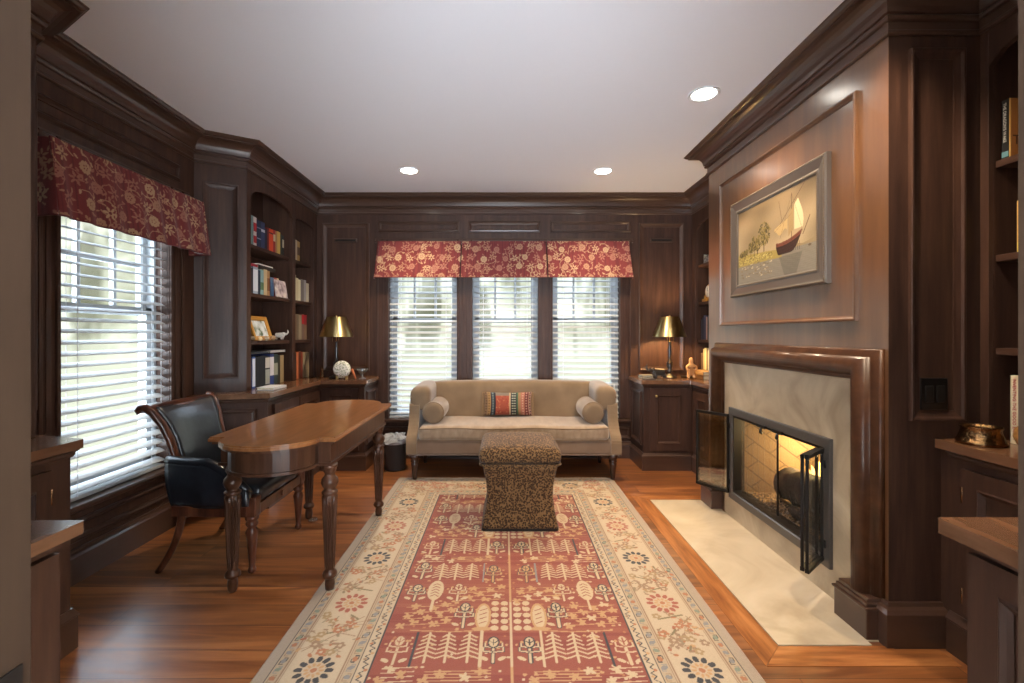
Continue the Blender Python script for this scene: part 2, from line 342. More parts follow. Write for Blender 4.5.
# ------------------------------------------------------------------ dyed patterns drawn on a fine mesh
class Cloth:
    def __init__(s, w, h, res, base):
        s.nx, s.ny = max(2, round(w/res)), max(2, round(h/res)); s.w, s.h = w, h; s.clip = (0, w, 0, h)
        s.a = np.empty((s.ny, s.nx, 3)); s.a[:] = base
        s.X, s.Y = np.meshgrid((np.arange(s.nx)+.5)*w/s.nx, (np.arange(s.ny)+.5)*h/s.ny)
    def win(s, x0, x1, y0, y1):
        x0, x1, y0, y1 = max(x0, s.clip[0]), min(x1, s.clip[1]), max(y0, s.clip[2]), min(y1, s.clip[3])
        i0, i1 = max(0, int(x0/s.w*s.nx)-1), min(s.nx, int(x1/s.w*s.nx)+2); j0, j1 = max(0, int(y0/s.h*s.ny)-1), min(s.ny, int(y1/s.h*s.ny)+2)
        if s.clip[2] > 0: i0 = max(i0, round(s.clip[0]/s.w*s.nx)); i1 = min(i1, round(s.clip[1]/s.w*s.nx)); j0 = max(j0, round(s.clip[2]/s.h*s.ny)); j1 = min(j1, round(s.clip[3]/s.h*s.ny))
        return slice(j0, max(j0, j1)), slice(i0, max(i0, i1))
    def put(s, w, mask, c): s.a[w][mask] = c
    def rect(s, x0, x1, y0, y1, c):
        w = s.win(x0, x1, y0, y1); X, Y = s.X[w], s.Y[w]; s.put(w, (X >= x0) & (X < x1) & (Y >= y0) & (Y < y1), c)
    def disc(s, x, y, r, c, ry=None, rot=0):
        R = max(r, ry or r); w = s.win(x-R, x+R, y-R, y+R); X, Y = s.X[w]-x, s.Y[w]-y
        u, v = X*math.cos(rot)+Y*math.sin(rot), -X*math.sin(rot)+Y*math.cos(rot)
        s.put(w, (u/r)**2+(v/(ry or r))**2 <= 1, c)
    def line(s, x0, y0, x1, y1, t, c):
        w = s.win(min(x0, x1)-t, max(x0, x1)+t, min(y0, y1)-t, max(y0, y1)+t); X, Y = s.X[w], s.Y[w]
        dx, dy = x1-x0, y1-y0; l = max(1e-9, dx*dx+dy*dy); u = np.clip(((X-x0)*dx+(Y-y0)*dy)/l, 0, 1)
        s.put(w, (X-x0-u*dx)**2+(Y-y0-u*dy)**2 <= (t/2)**2, c)
    def poly(s, pts, t, c):
        for a, b in zip(pts, pts[1:]): s.line(*a, *b, t, c)
    def speckle(s, amt, seed=1):
        g = np.random.default_rng(seed); s.a *= 1+amt*(g.random((s.ny, s.nx, 1))-.5)
    def mesh(s, name, fn, m, parent=None, origin=None, thick=0, smooth=True):
        """fn(X, Y arrays in metres) -> xyz arrays"""
        gx = np.linspace(0, s.w, s.nx); gy = np.linspace(0, s.h, s.ny); X, Y = np.meshgrid(gx, gy)
        P = np.stack(fn(X, Y), -1).reshape(-1, 3).astype(np.float64)
        off = np.zeros(3); q = parent
        while q: off += np.array(q.location); q = q.parent
        if origin is not None: off = np.array(origin, float)
        P -= off
        idx = np.arange(s.nx*s.ny).reshape(s.ny, s.nx)
        F = np.stack([idx[:-1, :-1], idx[:-1, 1:], idx[1:, 1:], idx[1:, :-1]], -1).reshape(-1, 4)
        me = bpy.data.meshes.new(name); me.from_pydata(P.tolist(), [], F.tolist())
        at = me.color_attributes.new('dye', 'FLOAT_COLOR', 'POINT')
        at.data.foreach_set('color', np.concatenate([s.a.reshape(-1, 3), np.ones((s.nx*s.ny, 1))], 1).astype(np.float32).ravel())
        me.materials.append(m)
        if smooth: me.polygons.foreach_set('use_smooth', np.ones(len(F), bool))
        o = bpy.data.objects.new(name, me); COL.objects.link(o)
        if parent: o.parent = parent
        elif origin is not None: o.location = origin
        if thick: d = o.modifiers.new('thickness', 'SOLIDIFY'); d.thickness = thick; d.offset = -1
        return o
# ------------------------------------------------------------------ the room shell
H = 2.64
WH = wood('walnut_horizontal', S(66, 46, 36), S(74, 52, 41), S(82, 58, 46), (1.5, 1.5, 9), rough=.3, coat=.35, spec=.45)
XL, XR, YB, YF = -2.17, 2.20, 4.60, .50
b = MB().box(-2.4, 2.4, YF-.14, 4.8, -.08, 0); struct(b.build('floor', FLOOR))
b = MB().box(-2.4, 2.4, -2.8, YF-.14, -.08, 0); struct(b.build('floor_hall', mat('pale_bounce_floor', S(226, 222, 214), .5)))  # unseen hall floor, made pale to bounce light up to the ceiling
b = MB().box(-2.4, 2.4, -2.8, 4.8, H, H+.08); struct(b.build('ceiling', CEIL))
LW = (2.20, 2.93)                                   # left window opening along the wall
BW = [(-1.165, -.474), (-.32, .345), (.489, 1.168)] # three back window openings
WZ0, WZ1, WT = .375, 2.02, .17
m = MB(); m.box(XL-WT, XL, YF-.14, LW[0], 0, H).box(XL-WT, XL, LW[1], YB+WT, 0, H).box(XL-WT, XL, *LW, 0, WZ0).box(XL-WT, XL, *LW, WZ1, H)
struct(m.build('wall_left', WV))
m = MB(); xs = [XL]+[q for p in BW for q in p]+[XR]
for i in range(0, len(xs), 2): m.box(xs[i], xs[i+1], YB, YB+WT, 0, H)
for a, c in BW: m.box(a, c, YB, YB+WT, 0, WZ0).box(a, c, YB, YB+WT, WZ1, H)
struct(m.build('wall_back', WV))
struct(MB().box(XR, XR+WT, YF-.14, YB+WT, 0, H).build('wall_right', WV))
# front wall with the doorway the picture is taken from
DX0, DX1 = -.52, .565
m = MB().box(XL, DX0, YF-.14, YF, 0, H).box(DX1, XR, YF-.14, YF, 0, H).box(DX0, DX1, YF-.14, YF, 2.2, H)
struct(m.build('wall_front', WJ))
# hall outside the doorway: white side walls, far end left open to let the added fill in
struct(MB().box(-2.4, -2.28, -2.8, YF-.14, 0, H).build('wall_hall_left', PLAST))
struct(MB().box(2.28, 2.4, -2.8, YF-.14, 0, H).build('wall_hall_right', PLAST))

# chimney breast: side face toward the door in darker wood to imitate its shade, wide face toward the room, with the firebox hole
CX, CY0, CY1 = 1.555, 1.84, 3.455
FY0, FY1, FZ0, FZ1 = 2.18, 3.06, .185, .71
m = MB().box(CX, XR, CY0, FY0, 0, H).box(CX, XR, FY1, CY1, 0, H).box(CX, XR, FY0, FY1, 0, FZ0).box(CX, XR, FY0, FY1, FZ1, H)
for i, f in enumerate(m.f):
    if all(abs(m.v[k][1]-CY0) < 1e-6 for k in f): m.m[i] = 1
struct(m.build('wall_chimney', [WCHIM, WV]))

TN = [0]
def trim(mb, m=None, bev=0):
    TN[0] += 1
    return struct(mb.build('trim_%d' % TN[0], m or WH, bev=bev))
# crown moulding following every jog of the walls and bookcases
crown = [(0, H-.185), (.010, H-.185), (.016, H-.180), (.016, H-.170), (.008, H-.164), (.008, H-.132), (.020, H-.128), (.026, H-.118), (.020, H-.110), (.030, H-.106)]
crown += [(.030+.078*(1-math.cos(t*PI/2/6)), H-.106+.076*math.sin(t*PI/2/6)) for t in range(1, 7)]
crown += [(.112, H-.030), (.112, H-.022), (.124, H-.018), (.132, H-.008), (.137, H-.006), (.137, H), (0, H)]
wallline = [(-1.905, YF), (-1.905, 1.862), (XL, 2.015), (XL, 3.175), (-1.89, 3.34), (-1.89, YB), (1.90, YB), (1.90, CY1), (CX, CY1), (CX, CY0), (1.92, CY0), (1.92, YF)]
trim(MB().sweep(crown, wallline, -1), WH)
# baseboards
base = [(0, 0), (.030, 0), (.030, .125), (.034, .127), (.034, .134), (.026, .146), (.016, .152), (.012, .165), (0, .165)]
def baseboard(name, path): return struct(MB().sweep(base, path, -1).build(name, WH))
baseboard('baseboard_left', [(XL, 1.94), (XL, 3.14)])
baseboard('baseboard_back', [(-1.28, YB), (1.28, YB)])
# panel mouldings
PM = [(0, 0), (0, .007), (.004, .010), (.010, .017), (.018, .018), (.026, .009), (.034, .006), (.036, 0)]
PB = [(0, 0), (0, .013), (.004, .016), (.011, .015), (.018, .009), (.034, .004), (.042, .003), (.042, 0)]
PN = [(0, 0), (0, .015), (.005, .019), (.011, .018), (.017, .008), (.024, .005), (.024, 0)]
def panel_back(x0, x1, z0, z1, prof=PM): trim(MB().frame((x0, YB, z0), (1, 0, 0), (0, 0, 1), x1-x0, z1-z0, prof, n=(0, -1, 0)))
for x0, x1 in ((-1.275, -.45), (-.36, .365), (.47, 1.28)): panel_back(x0, x1, 2.275, 2.39)
panel_back(-1.83, -1.36, .88, 2.37, PB); panel_back(1.365, 1.815, .88, 2.37, PB)
for x0, x1 in ((-1.275, -.45), (-.36, .365), (.47, 1.28)): panel_back(x0, x1, .19, .315)
trim(MB().frame((XL, 2.07, 2.262), (0, 1, 0), (0, 0, 1), 0.97, .115, PM, n=(1, 0, 0)), WY)
trim(MB().frame((XL, 2.02, .195), (0, 1, 0), (0, 0, 1), 1.04, .115, PM, n=(1, 0, 0)), WY)
# chimney: large overmantel panel, tall panel on the side face
trim(MB().frame((CX, 1.995, 1.308), (0, 1, 0), (0, 0, 1), 1.258, 1.01, PN, n=(-1, 0, 0)), WCHIM)
trim(MB().frame((1.635, CY0, .90), (1, 0, 0), (0, 0, 1), .222, 1.50, PB, n=(0, -1, 0)), WV)
# plinth round the chimney foot
plinth = [(0, 0), (.034, 0), (.034, .125), (.040, .128), (.040, .136), (.030, .150), (.016, .156), (.012, .170), (0, .170)]
trim(MB().sweep(plinth, [(CX, 1.872), (CX, CY0), (1.765, CY0)], -1), WH)

# windows, one builder for both walls; u runs along the wall, v into the room
def wallmap(wall):
    if wall == 'back': return lambda u, v, z: (u, YB-v, z)
    return lambda u, v, z: (XL+v, u, z)
def wbox(mb, M, u0, u1, v0, v1, z0, z1, mi=0):
    a, c = M(u0, v0, z0), M(u1, v1, z1); return mb.box(a[0], c[0], a[1], c[1], a[2], c[2], mi)
WN = [0]
def window(wall, u0, u1):
    M = wallmap(wall); WN[0] += 1
    e = bpy.data.objects.new('window_%d' % WN[0], None); COL.objects.link(e); struct(e)
    e.location = M((u0+u1)/2, -.08, WZ0)
    f = MB(); wbox(f, M, u0, u0+.02, -WT, -.07, WZ0, WZ1); wbox(f, M, u1-.02, u1, -WT, -.07, WZ0, WZ1); wbox(f, M, u0, u1, -WT, -.07, WZ0, WZ0+.03); wbox(f, M, u0, u1, -WT, -.07, WZ1-.03, WZ1)
    f.build('window_frame', SASH, e)
    zr = 1.385; s = MB()
    def sash(z0, z1, v0, v1, bt, cols, rows):
        a, c = u0+.02, u1-.02
        wbox(s, M, a, a+.045, v0, v1, z0, z1); wbox(s, M, c-.045, c, v0, v1, z0, z1); wbox(s, M, a, c, v0, v1, z0, z0+bt); wbox(s, M, a, c, v0, v1, z1-.045, z1)
        for k in range(1, cols): x = a+(c-a)*k/cols; wbox(s, M, x-.011, x+.011, v0+.004, v1-.004, z0, z1)
        for k in range(1, rows): z = z0+(z1-z0)*k/rows; wbox(s, M, a, c, v0+.006, v1-.006, z-.011, z+.011)
    sash(zr-.02, WZ1-.03, -.150, -.118, .05, 3, 2); sash(WZ0+.03, zr+.03, -.115, -.083, .07, 1, 1)
    s.build('sash', SASH, e)
    g = MB(); wbox(g, M, u0+.03, u1-.03, -.136, -.132, zr, WZ1-.04); wbox(g, M, u0+.03, u1-.03, -.101, -.097, WZ0+.06, zr+.01); g.build('pane', GLASS, e)
    return e
window('left', *LW)
for a, c in BW: window('back', a, c)
# casings and sills
def casing(wall, u0, u1, z0, z1):
    M = wallmap(wall); mb = MB(); w = u1-u0
    wbox(mb, M, u0, u1, 0, .016, z0, z1)
    wbox(mb, M, u0, u0+.018, .016, .03, z0, z1); wbox(mb, M, u1-.018, u1, .016, .03, z0, z1)
    if w > .09: wbox(mb, M, u0+w*.38, u1-w*.38, .016, .022, z0, z1)
    trim(mb, WV, bev=.004)
for a, c in ((2.095, 2.20), (2.93, 3.05)): casing('left', a, c, .40, 2.2)
for a, c in ((-1.285, -1.165), (-.474, -.32), (.345, .489), (1.168, 1.285)): casing('back', a, c, .40, 2.2)
sill = [(0, .355), (.030, .355), (.036, .362), (.036, .368), (.052, .374), (.056, .384), (.052, .395), (0, .398)]
for p in ([(XL, 2.05), (XL, 3.13)], [(-1.28, YB), (1.28, YB)]): trim(MB().sweep(sill, p, -1))
for wall, u0, u1 in [('left', *LW)]+[('back', *q) for q in BW]:
    mb = MB(); wbox(mb, wallmap(wall), u0, u1, -.07, 0, .36, .398); trim(mb)
cap = [(0, 2.17), (.022, 2.17), (.028, 2.18), (.028, 2.19), (.016, 2.20), (.012, 2.215), (0, 2.215)]
trim(MB().sweep(cap, [(XL, 2.05), (XL, 3.12)], -1)); trim(MB().sweep(cap, [(-1.30, YB), (1.30, YB)], -1))

# ------------------------------------------------------------------ blinds and valances
def blind(wall, u0, u1, label, seed):
    M = wallmap(wall); t = thing('window_blind', M((u0+u1)/2, -.03, .40), label, 'blind')
    r = random.Random(seed); s = MB(); z = .455; a, c = u0+.006, u1-.006; th = math.radians(21); hw = .028
    while z < 1.93:
        tt = th+r.uniform(-.02, .02); dv, dz = hw*math.cos(tt), hw*math.sin(tt)
        q = [(-dv, dz), (-dv*.4, dz*.4+.004), (dv*.4, -dz*.4+.004), (dv, -dz)]
        pts = [M(a, -.034+v, z+w) for v, w in q]+[M(a, -.034+v, z+w-.0028) for v, w in q[::-1]]
        pt2 = [M(c, -.034+v, z+w) for v, w in q]+[M(c, -.034+v, z+w-.0028) for v, w in q[::-1]]
        s.add(pts+pt2, [(k, (k+1) % 8, 8+(k+1) % 8, 8+k) for k in range(8)]+[tuple(range(7, -1, -1)), tuple(range(8, 16))])
        z += .058
    s.build('slats', SLAT, t)
    b = MB(); wbox(b, M, a, c, -.062, -.006, .402, .422); b.build('bottom_rail', SLAT, t, bev=.004)
    b = MB(); wbox(b, M, a, c, -.066, -.004, 1.94, 2.0); b.build('headrail', SLAT, t, bev=.004)
    b = MB()
    for k in (.16, .84):
        for v in (-.064, -.004):
            p = a+(c-a)*k; wbox(b, M, p-.0012, p+.0012, v-.0008, v+.0008, .42, 1.95)
    b.build('ladder_cord', WHITE, t)
    p = c-.05; cd = MB(); cd.tube([M(p, .004, 1.94), M(p, .004, .74)], .0016, 6); o = cd.build('pull_cord', WHITE, t)
    cd = MB(); cd.lathe([(.003, .06), (.006, .05), (.009, .02), (.010, .004), (.006, 0)], M(p, .004, .68), 10); cd.build('tassel', WHITE, o)
blind('left', *LW, 'white slatted blind on the large window beside the leather chair', 1)
blind('back', *BW[0], 'white slatted blind behind the sofa, nearest the unlit brass lamp', 2)
blind('back', *BW[1], 'white slatted blind in the middle window behind the sofa', 3)
blind('back', *BW[2], 'white slatted blind behind the sofa, nearest the lit brass lamp', 4)

RED, RED2 = S(110, 44, 44), S(97, 38, 40)
GO1, GO2, GO3 = S(168, 136, 106), S(154, 114, 90), S(146, 98, 82)
def floral(w, h, seed, res=.0035):
    c = Cloth(w, h, res, RED); r = random.Random(seed)
    for k in range(int(w/.03)): x = r.uniform(0, w); c.rect(x, x+r.uniform(.004, .012), 0, h, RED2)
    step = .102; rows = int(h/step)+2
    for j in range(rows):
        for i in range(int(w/step)+2):
            x = (i+(j % 2)*.5)*step+r.uniform(-.02, .02); y = j*step*.95+r.uniform(-.018, .018); g = r.choice((GO1, GO2, GO3))
            # curling stem
            a0 = r.uniform(0, 6.28); sgn = r.choice((-1, 1)); pts = [(x+.012*t*math.cos(a0+sgn*t*.55), y+.012*t*math.sin(a0+sgn*t*.55)) for t in range(7)]
            c.poly(pts, .005, g)
            for q in pts[2::2]: c.disc(q[0]+r.uniform(-.012, .012), q[1]+r.uniform(-.012, .012), .013, g, .005, r.uniform(0, 3.1))
            if (i+j) % 2 == 0:
                R = r.uniform(.023, .029)
                for p in range(9): a = p*2*PI/9; c.disc(x+R*.85*math.cos(a), y+R*.85*math.sin(a), R*.36, g)
                c.disc(x, y, R*.75, g)
                for p in range(5): a = p*1.257; c.disc(x+R*.42*math.cos(a), y+R*.42*math.sin(a), R*.13, RED)
            else:
                for p in range(6): a = p*PI/3+a0; c.disc(x+.020*math.cos(a), y+.020*math.sin(a), .015, g, .006, a)
                c.disc(x, y, .007, RED2)
            for p in range(3): a = r.uniform(0, 6.28); c.disc(x+.046*math.cos(a), y+.046*math.sin(a), .012, r.choice((GO2, GO3)), .0045, a+.6)
    c.rect(0, w, 0, .006, RED2); c.speckle(.12, seed); return c
# back valance: three flat panels, flared foot, pleat tails at both ends
t = thing('window_valance', (0, 4.56, 1.80), 'wide red floral valance across the three windows behind the sofa', 'valance')
VZ0, VZ1 = 1.805, 2.165
def fl(x, s): return x*(1+.03*s)
for k, (a, c) in enumerate(((-1.225, -.423), (-.411, .411), (.423, 1.228))):
    P = floral(c-a, VZ1-VZ0, 11+k)
    def fn(X, Y, a=a): s = 1-Y/(VZ1-VZ0); x = a+X; return (x+.034*x*s, 4.485-.025*s+.004*np.sin(x*9)*s, VZ0+Y)
    P.mesh('panel', fn, VALM, t, thick=.012)
for sg in (-1, 1):
    P = floral(.10, VZ1-VZ0, 21+sg)
    def fn(X, Y, sg=sg): s = 1-Y/(VZ1-VZ0); return (sg*(1.234+.040*s+.30*X*s+.04*X), 4.488+X*1.0+0*s, VZ0+Y)
    P.mesh('side_flap', fn, VALM, t, thick=.010)
MB().box(-1.24, 1.245, 4.50, 4.60, 2.15, 2.168).build('mounting_board', WH, t)
# left valance: softly gathered, folded return at the near end
t = thing('window_valance', (-2.10, 2.55, 1.80), 'gathered red floral valance over the window beside the leather chair', 'valance')
Wv = 1.04; P = floral(Wv, .365, 31)
def fn(X, Y): s = 1-Y/.365; return (-2.055+.055*s+.010*np.sin(X*46+1.3*np.sin(X*9))*(.35+.65*s), 2.06+X*(1-.005*s)-.012*s+.03*X*s, 1.785+Y)
P.mesh('panel', fn, VALM, t, thick=.010)
for y0, sg in ((2.067, -1), (3.098, 1)):
    P = floral(.11, .365, 41+sg)
    def fn(X, Y, y0=y0, sg=sg): s = 1-Y/.365; return (-2.16+X*(1+.42*s), y0+sg*.018*s+.010*np.sin(X*50)*s, 1.785+Y)
    P.mesh('side_flap', fn, VALM, t, thick=.008)
MB().box(XL, -2.06, 2.10, 3.09, 2.135, 2.148).build('mounting_board', WH, t)
MB().box(-2.055, -2.0, 3.02, 3.07, 1.79, 1.80).build('bracket', WHITE, t)

# ------------------------------------------------------------------ recessed ceiling lights, vents, switch
def downlight(x, y, label):
    t = thing('recessed_light', (x, y, H), label, 'ceiling light')
    MB().lathe([(.088, -.001), (.088, -.006), (.080, -.008), (.070, -.004), (.066, .0), (.066, -.001)], (x, y, H), 32).build('trim_ring', WHITE, t)
    MB().lathe([(.0001, -.0035), (.067, -.0035), (.067, -.0005), (.0001, -.0005)], (x, y, H), 28).build('lens', mat('lamp_lens', (1, 1, 1), emit=(1, .93, .82), es=9), t)
    d = bpy.data.lights.new('downlight_beam', 'SPOT'); d.energy = DOWNLIGHT_W; d.color = (1, .78, .54); d.spot_size = math.radians(125); d.spot_blend = .8; d.shadow_soft_size = .06
    o = bpy.data.objects.new('downlight_beam', d); COL.objects.link(o); o.parent = t; o.location = (0, 0, -.03)
downlight(-.808, 3.87, 'round recessed ceiling light, the one above the desk end')
downlight(.844, 3.88, 'round recessed ceiling light nearest the lit lamp corner')
downlight(1.158, 2.635, 'round recessed ceiling light in front of the fireplace wall')
downlight(1.25, 1.66, 'round recessed ceiling light nearest the doorway, past the fireplace')
for x, lab in ((-1.60, 'narrow dark vent slot high on the panel above the unlit lamp'), (1.59, 'narrow dark vent slot high on the panel above the lit lamp')):
    t = thing('air_vent', (x, YB, 2.19), lab, 'vent')
    MB().box(x-.115, x+.115, YB-.012, YB, 2.175, 2.215).build('frame', WH, t, bev=.003)
    MB().box(x-.10, x+.10, YB-.0135, YB-.011, 2.185, 2.203).build('slot', BLACK, t)
t = thing('light_switch', (1.735, CY0, 1.0), 'black double switch plate on the dark panel beside the fireplace', 'switch')
MB().box(1.680, 1.790, CY0-.007, CY0, .945, 1.072).build('plate', BLACK, t, bev=.003)
for x in (1.712, 1.758): MB().box(x-.0165, x+.0165, CY0-.012, CY0-.006, .975, 1.042).build('rocker', mat('rocker_black', S(30, 28, 27), .3), t, bev=.003)
t = thing('strike_plate', (DX0, .44, .86), 'dark metal latch plate set in the near door jamb', 'latch plate')
MB().box(DX0-.001, DX0+.002, .40, .49, .80, .895).build('plate', BLACKM, t)
MB().box(DX0, DX0+.0026, .43, .46, .83, .87).build('keep', BLACK, t)
# ------------------------------------------------------------------ built-in cabinets, worktops and bookcases
CT0, CT1 = .792, .828
def door_panel(mb, o, ex, ey, n, w, h, st=.06, th=.02):
    """frame-and-panel door lying on a cabinet face: o lower corner on the face"""
    o, ex, ey, n = Vector(o), Vector(ex), Vector(ey), Vector(n)
    def bx(a0, a1, b0, b1, c0, c1):
        c = o+ex*(a0+a1)/2+ey*(b0+b1)/2+n*(c0+c1)/2; mb.obox(c, ex, ey, n, (a1-a0)/2, (b1-b0)/2, (c1-c0)/2)
    bx(0, st, 0, h, 0, th); bx(w-st, w, 0, h, 0, th); bx(st, w-st, 0, st, 0, th); bx(st, w-st, h-st, h, 0, th)
    bx(st, w-st, st, h-st, 0, th*.35)
    mb.frame(o+ex*st+ey*st, ex, ey, w-2*st, h-2*st, [(0, th*.35), (0, th), (.006, th+.004), (.014, th*.8), (.022, th*.5), (.022, th*.35)], n=n)
def cab_door(parent, o, ex, n, w, h, knob=None, hinges=None, m=None):
    mb = MB(); door_panel(mb, o, ex, (0, 0, 1), n, w, h); d = mb.build('door', m or WV, parent)
    o, ex, n = Vector(o), Vector(ex), Vector(n)
    if knob:
        p = o+ex*knob[0]+Vector((0, 0, knob[1]))+n*.02; k = MB()
        k.tube([p, p+n*.012], .005, 10); k.rbox(p+n*.020, (.013, .013, .013), .013, 6); k.build('knob', BRASS, d, weld=True)
    if hinges is not None:
        for z in (h*.12, h*.82):
            p = o+ex*hinges+Vector((0, 0, z))+n*.016; MB().tube([p-Vector((0, 0, .03)), p+Vector((0, 0, .03))], .0055, 8).build('hinge', BRONZE, d)
    return d
def side_panel(parent, o, ex, n, w, h, prof=PM):
    return MB().frame(o, ex, (0, 0, 1), w, h, prof, n=n).build('panel_moulding', WV, parent)
cabbase = [(0, 0), (.018, 0), (.018, .125), (.022, .128), (.022, .134), (.012, .148), (.006, .160), (0, .160)]
neck = [(0, CT0-.03), (.006, CT0-.03), (.012, CT0-.02), (.012, CT0-.012), (.022, CT0-.004), (.022, CT0), (0, CT0)]
def cabinet(poly, front, label, side):
    cx, cy = sum(p[0] for p in poly)/len(poly), sum(p[1] for p in poly)/len(poly)
    t = thing('base_cabinet', (cx, cy, 0), label, 'cabinet')
    MB().prism(poly, 'z', 0, CT0).build('body', WV, t)
    MB().sweep(cabbase, front, side).build('plinth', WH, t)
    MB().sweep(neck, front, side).build('top_moulding', WH, t)
    return t
G = .002
# left run under the tall bookcase
t = cabinet([(XL+G, 3.145), (-1.70, 3.27), (-1.70, 4.17), (XL+G, 4.17)], [(XL+G, 3.145), (-1.70, 3.27), (-1.70, 4.148)], 'low built-in cabinet with angled end, under the tall bookcase behind the desk', -1)
e = Vector((.47, .125, 0)).normalized(); n = Vector((e.y, -e.x, 0))
side_panel(t, Vector((XL, 3.145, .22))+e*.06, e, n, .36, .50)
cab_door(t, (-1.70, 3.74, .185), (0, -1, 0), (1, 0, 0), .40, .55, knob=(.035, .44)); cab_door(t, (-1.70, 4.15, .185), (0, -1, 0), (1, 0, 0), .40, .55, knob=(.365, .44))
t = cabinet([(XL+G, 4.172), (-1.28, 4.172), (-1.28, YB-G), (XL+G, YB-G)], [(-1.676, 4.172), (-1.28, 4.172), (-1.28, YB-.04)], 'low corner cabinet under the unlit brass lamp', -1)
cab_door(t, (-1.66, 4.172, .185), (1, 0, 0), (0, -1, 0), .33, .57, knob=(.295, .45)); side_panel(t, (-1.28, 4.22, .22), (0, 1, 0), (1, 0, 0), .33, .50)
# right corner and the short run behind the chimney
t = cabinet([(1.28, 4.172), (XR-G, 4.172), (XR-G, YB-G), (1.28, YB-G)], [(1.28, YB-.04), (1.28, 4.172), (1.706, 4.172)], 'low corner cabinet under the lit brass lamp', -1)
cab_door(t, (1.335, 4.172, .185), (1, 0, 0), (0, -1, 0), .34, .57, knob=(.05, .50)); side_panel(t, (1.28, 4.55, .22), (0, -1, 0), (-1, 0, 0), .33, .50)
t = cabinet([(1.73, CY1+G), (XR-G, CY1+G), (XR-G, 4.17), (1.73, 4.17)], [(1.73, 4.145), (1.73, CY1+G)], 'low cabinet tucked between chimney and lit lamp corner', -1)
cab_door(t, (1.73, 4.13, .185), (0, -1, 0), (-1, 0, 0), .32, .55); cab_door(t, (1.73, 3.80, .185), (0, -1, 0), (-1, 0, 0), .32, .55)
# near runs
t = cabinet([(XL+G, .985), (-1.72, .985), (-1.72, 1.805), (XL+G, 1.93)], [(-1.72, 1.0), (-1.72, 1.805), (XL+.04, 1.92)], 'low cabinet near the doorway beside the large window', -1)
cab_door(t, (-1.72, 1.715, .185), (0, -1, 0), (1, 0, 0), .34, .55, hinges=.004); cab_door(t, (-1.72, 1.365, .185), (0, -1, 0), (1, 0, 0), .34, .55)
t = cabinet([(1.765, .985), (XR-G, .985), (XR-G, CY0-G), (1.765, CY0-G)], [(1.765, CY0-.042), (1.765, 1.0)], 'low cabinet between the chimney and doorway, holding the brass bowl', -1)
cab_door(t, (1.765, 1.74, .185), (0, -1, 0), (-1, 0, 0), .34, .55, hinges=.004); cab_door(t, (1.765, 1.39, .185), (0, -1, 0), (-1, 0, 0), .34, .55)
for sg, x0, x1, lab in ((-1, XL+G, -.97, 'half-height cabinet left of the doorway, cut by the door jamb'), (1, 1.012, XR-G, 'half-height cabinet right of the doorway, with recessed end panel')):
    t = thing('base_cabinet', ((x0+x1)/2, .75, 0), lab, 'cabinet')
    MB().box(x0, x1, YF+G, .982, 0, CT0+.002).box(x0-(.026 if sg > 0 else 0), x1+(.026 if sg < 0 else 0), YF+G, .992, CT0+.002, CT0+.020).build('body', WV, t)
    xe = x1 if sg < 0 else x0; nx = -sg
    mb = MB(); door_panel(mb, (xe, YF+.003 if nx < 0 else YF+.003, 0.0), (0, 1, 0), (0, 0, 1), (nx, 0, 0), .475, .78, st=.060, th=.016); mb.build('end_panel', WV, t)
    mb = MB().prism([(x0 if sg < 0 else x0-.056, YF+G), (x1+.045 if sg < 0 else x1, YF+G), (x1+.045 if sg < 0 else x1, 1.005), (x0 if sg < 0 else x0-.056, 1.005)], 'z', CT0+.020, CT1+(.017 if sg > 0 else .011))
    mb.build('top', WCT, t, bev=.006)
def counter(poly, label):
    cx, cy = sum(p[0] for p in poly)/len(poly), sum(p[1] for p in poly)/len(poly)
    o = MB().prism(poly, 'z', CT0+.001, CT1).build('countertop', WCT, origin=(cx, cy, CT0+.001), bev=.007); return tag(o, label, 'countertop')
counter([(XL+G, 3.105), (-1.668, 3.238), (-1.668, 4.13), (-1.248, 4.13), (-1.248, YB-.004), (XL+G, YB-.004)], 'L-shaped dark wood worktop under the tall bookcase and unlit lamp')
counter([(1.248, YB-.004), (1.248, 4.13), (1.698, 4.13), (1.698, CY1+.004), (XR-G, CY1+.004), (XR-G, YB-.004)], 'dark wood worktop under the lit lamp, running behind the chimney')
counter([(XL+G, 1.008), (-1.69, 1.008), (-1.69, 1.832), (XL+G, 1.965)], 'dark wood worktop by the near end of the large window')
counter([(1.735, 1.008), (XR-G, 1.008), (XR-G, CY0-.004), (1.735, CY0-.004)], 'dark wood worktop carrying the hammered brass bowl')

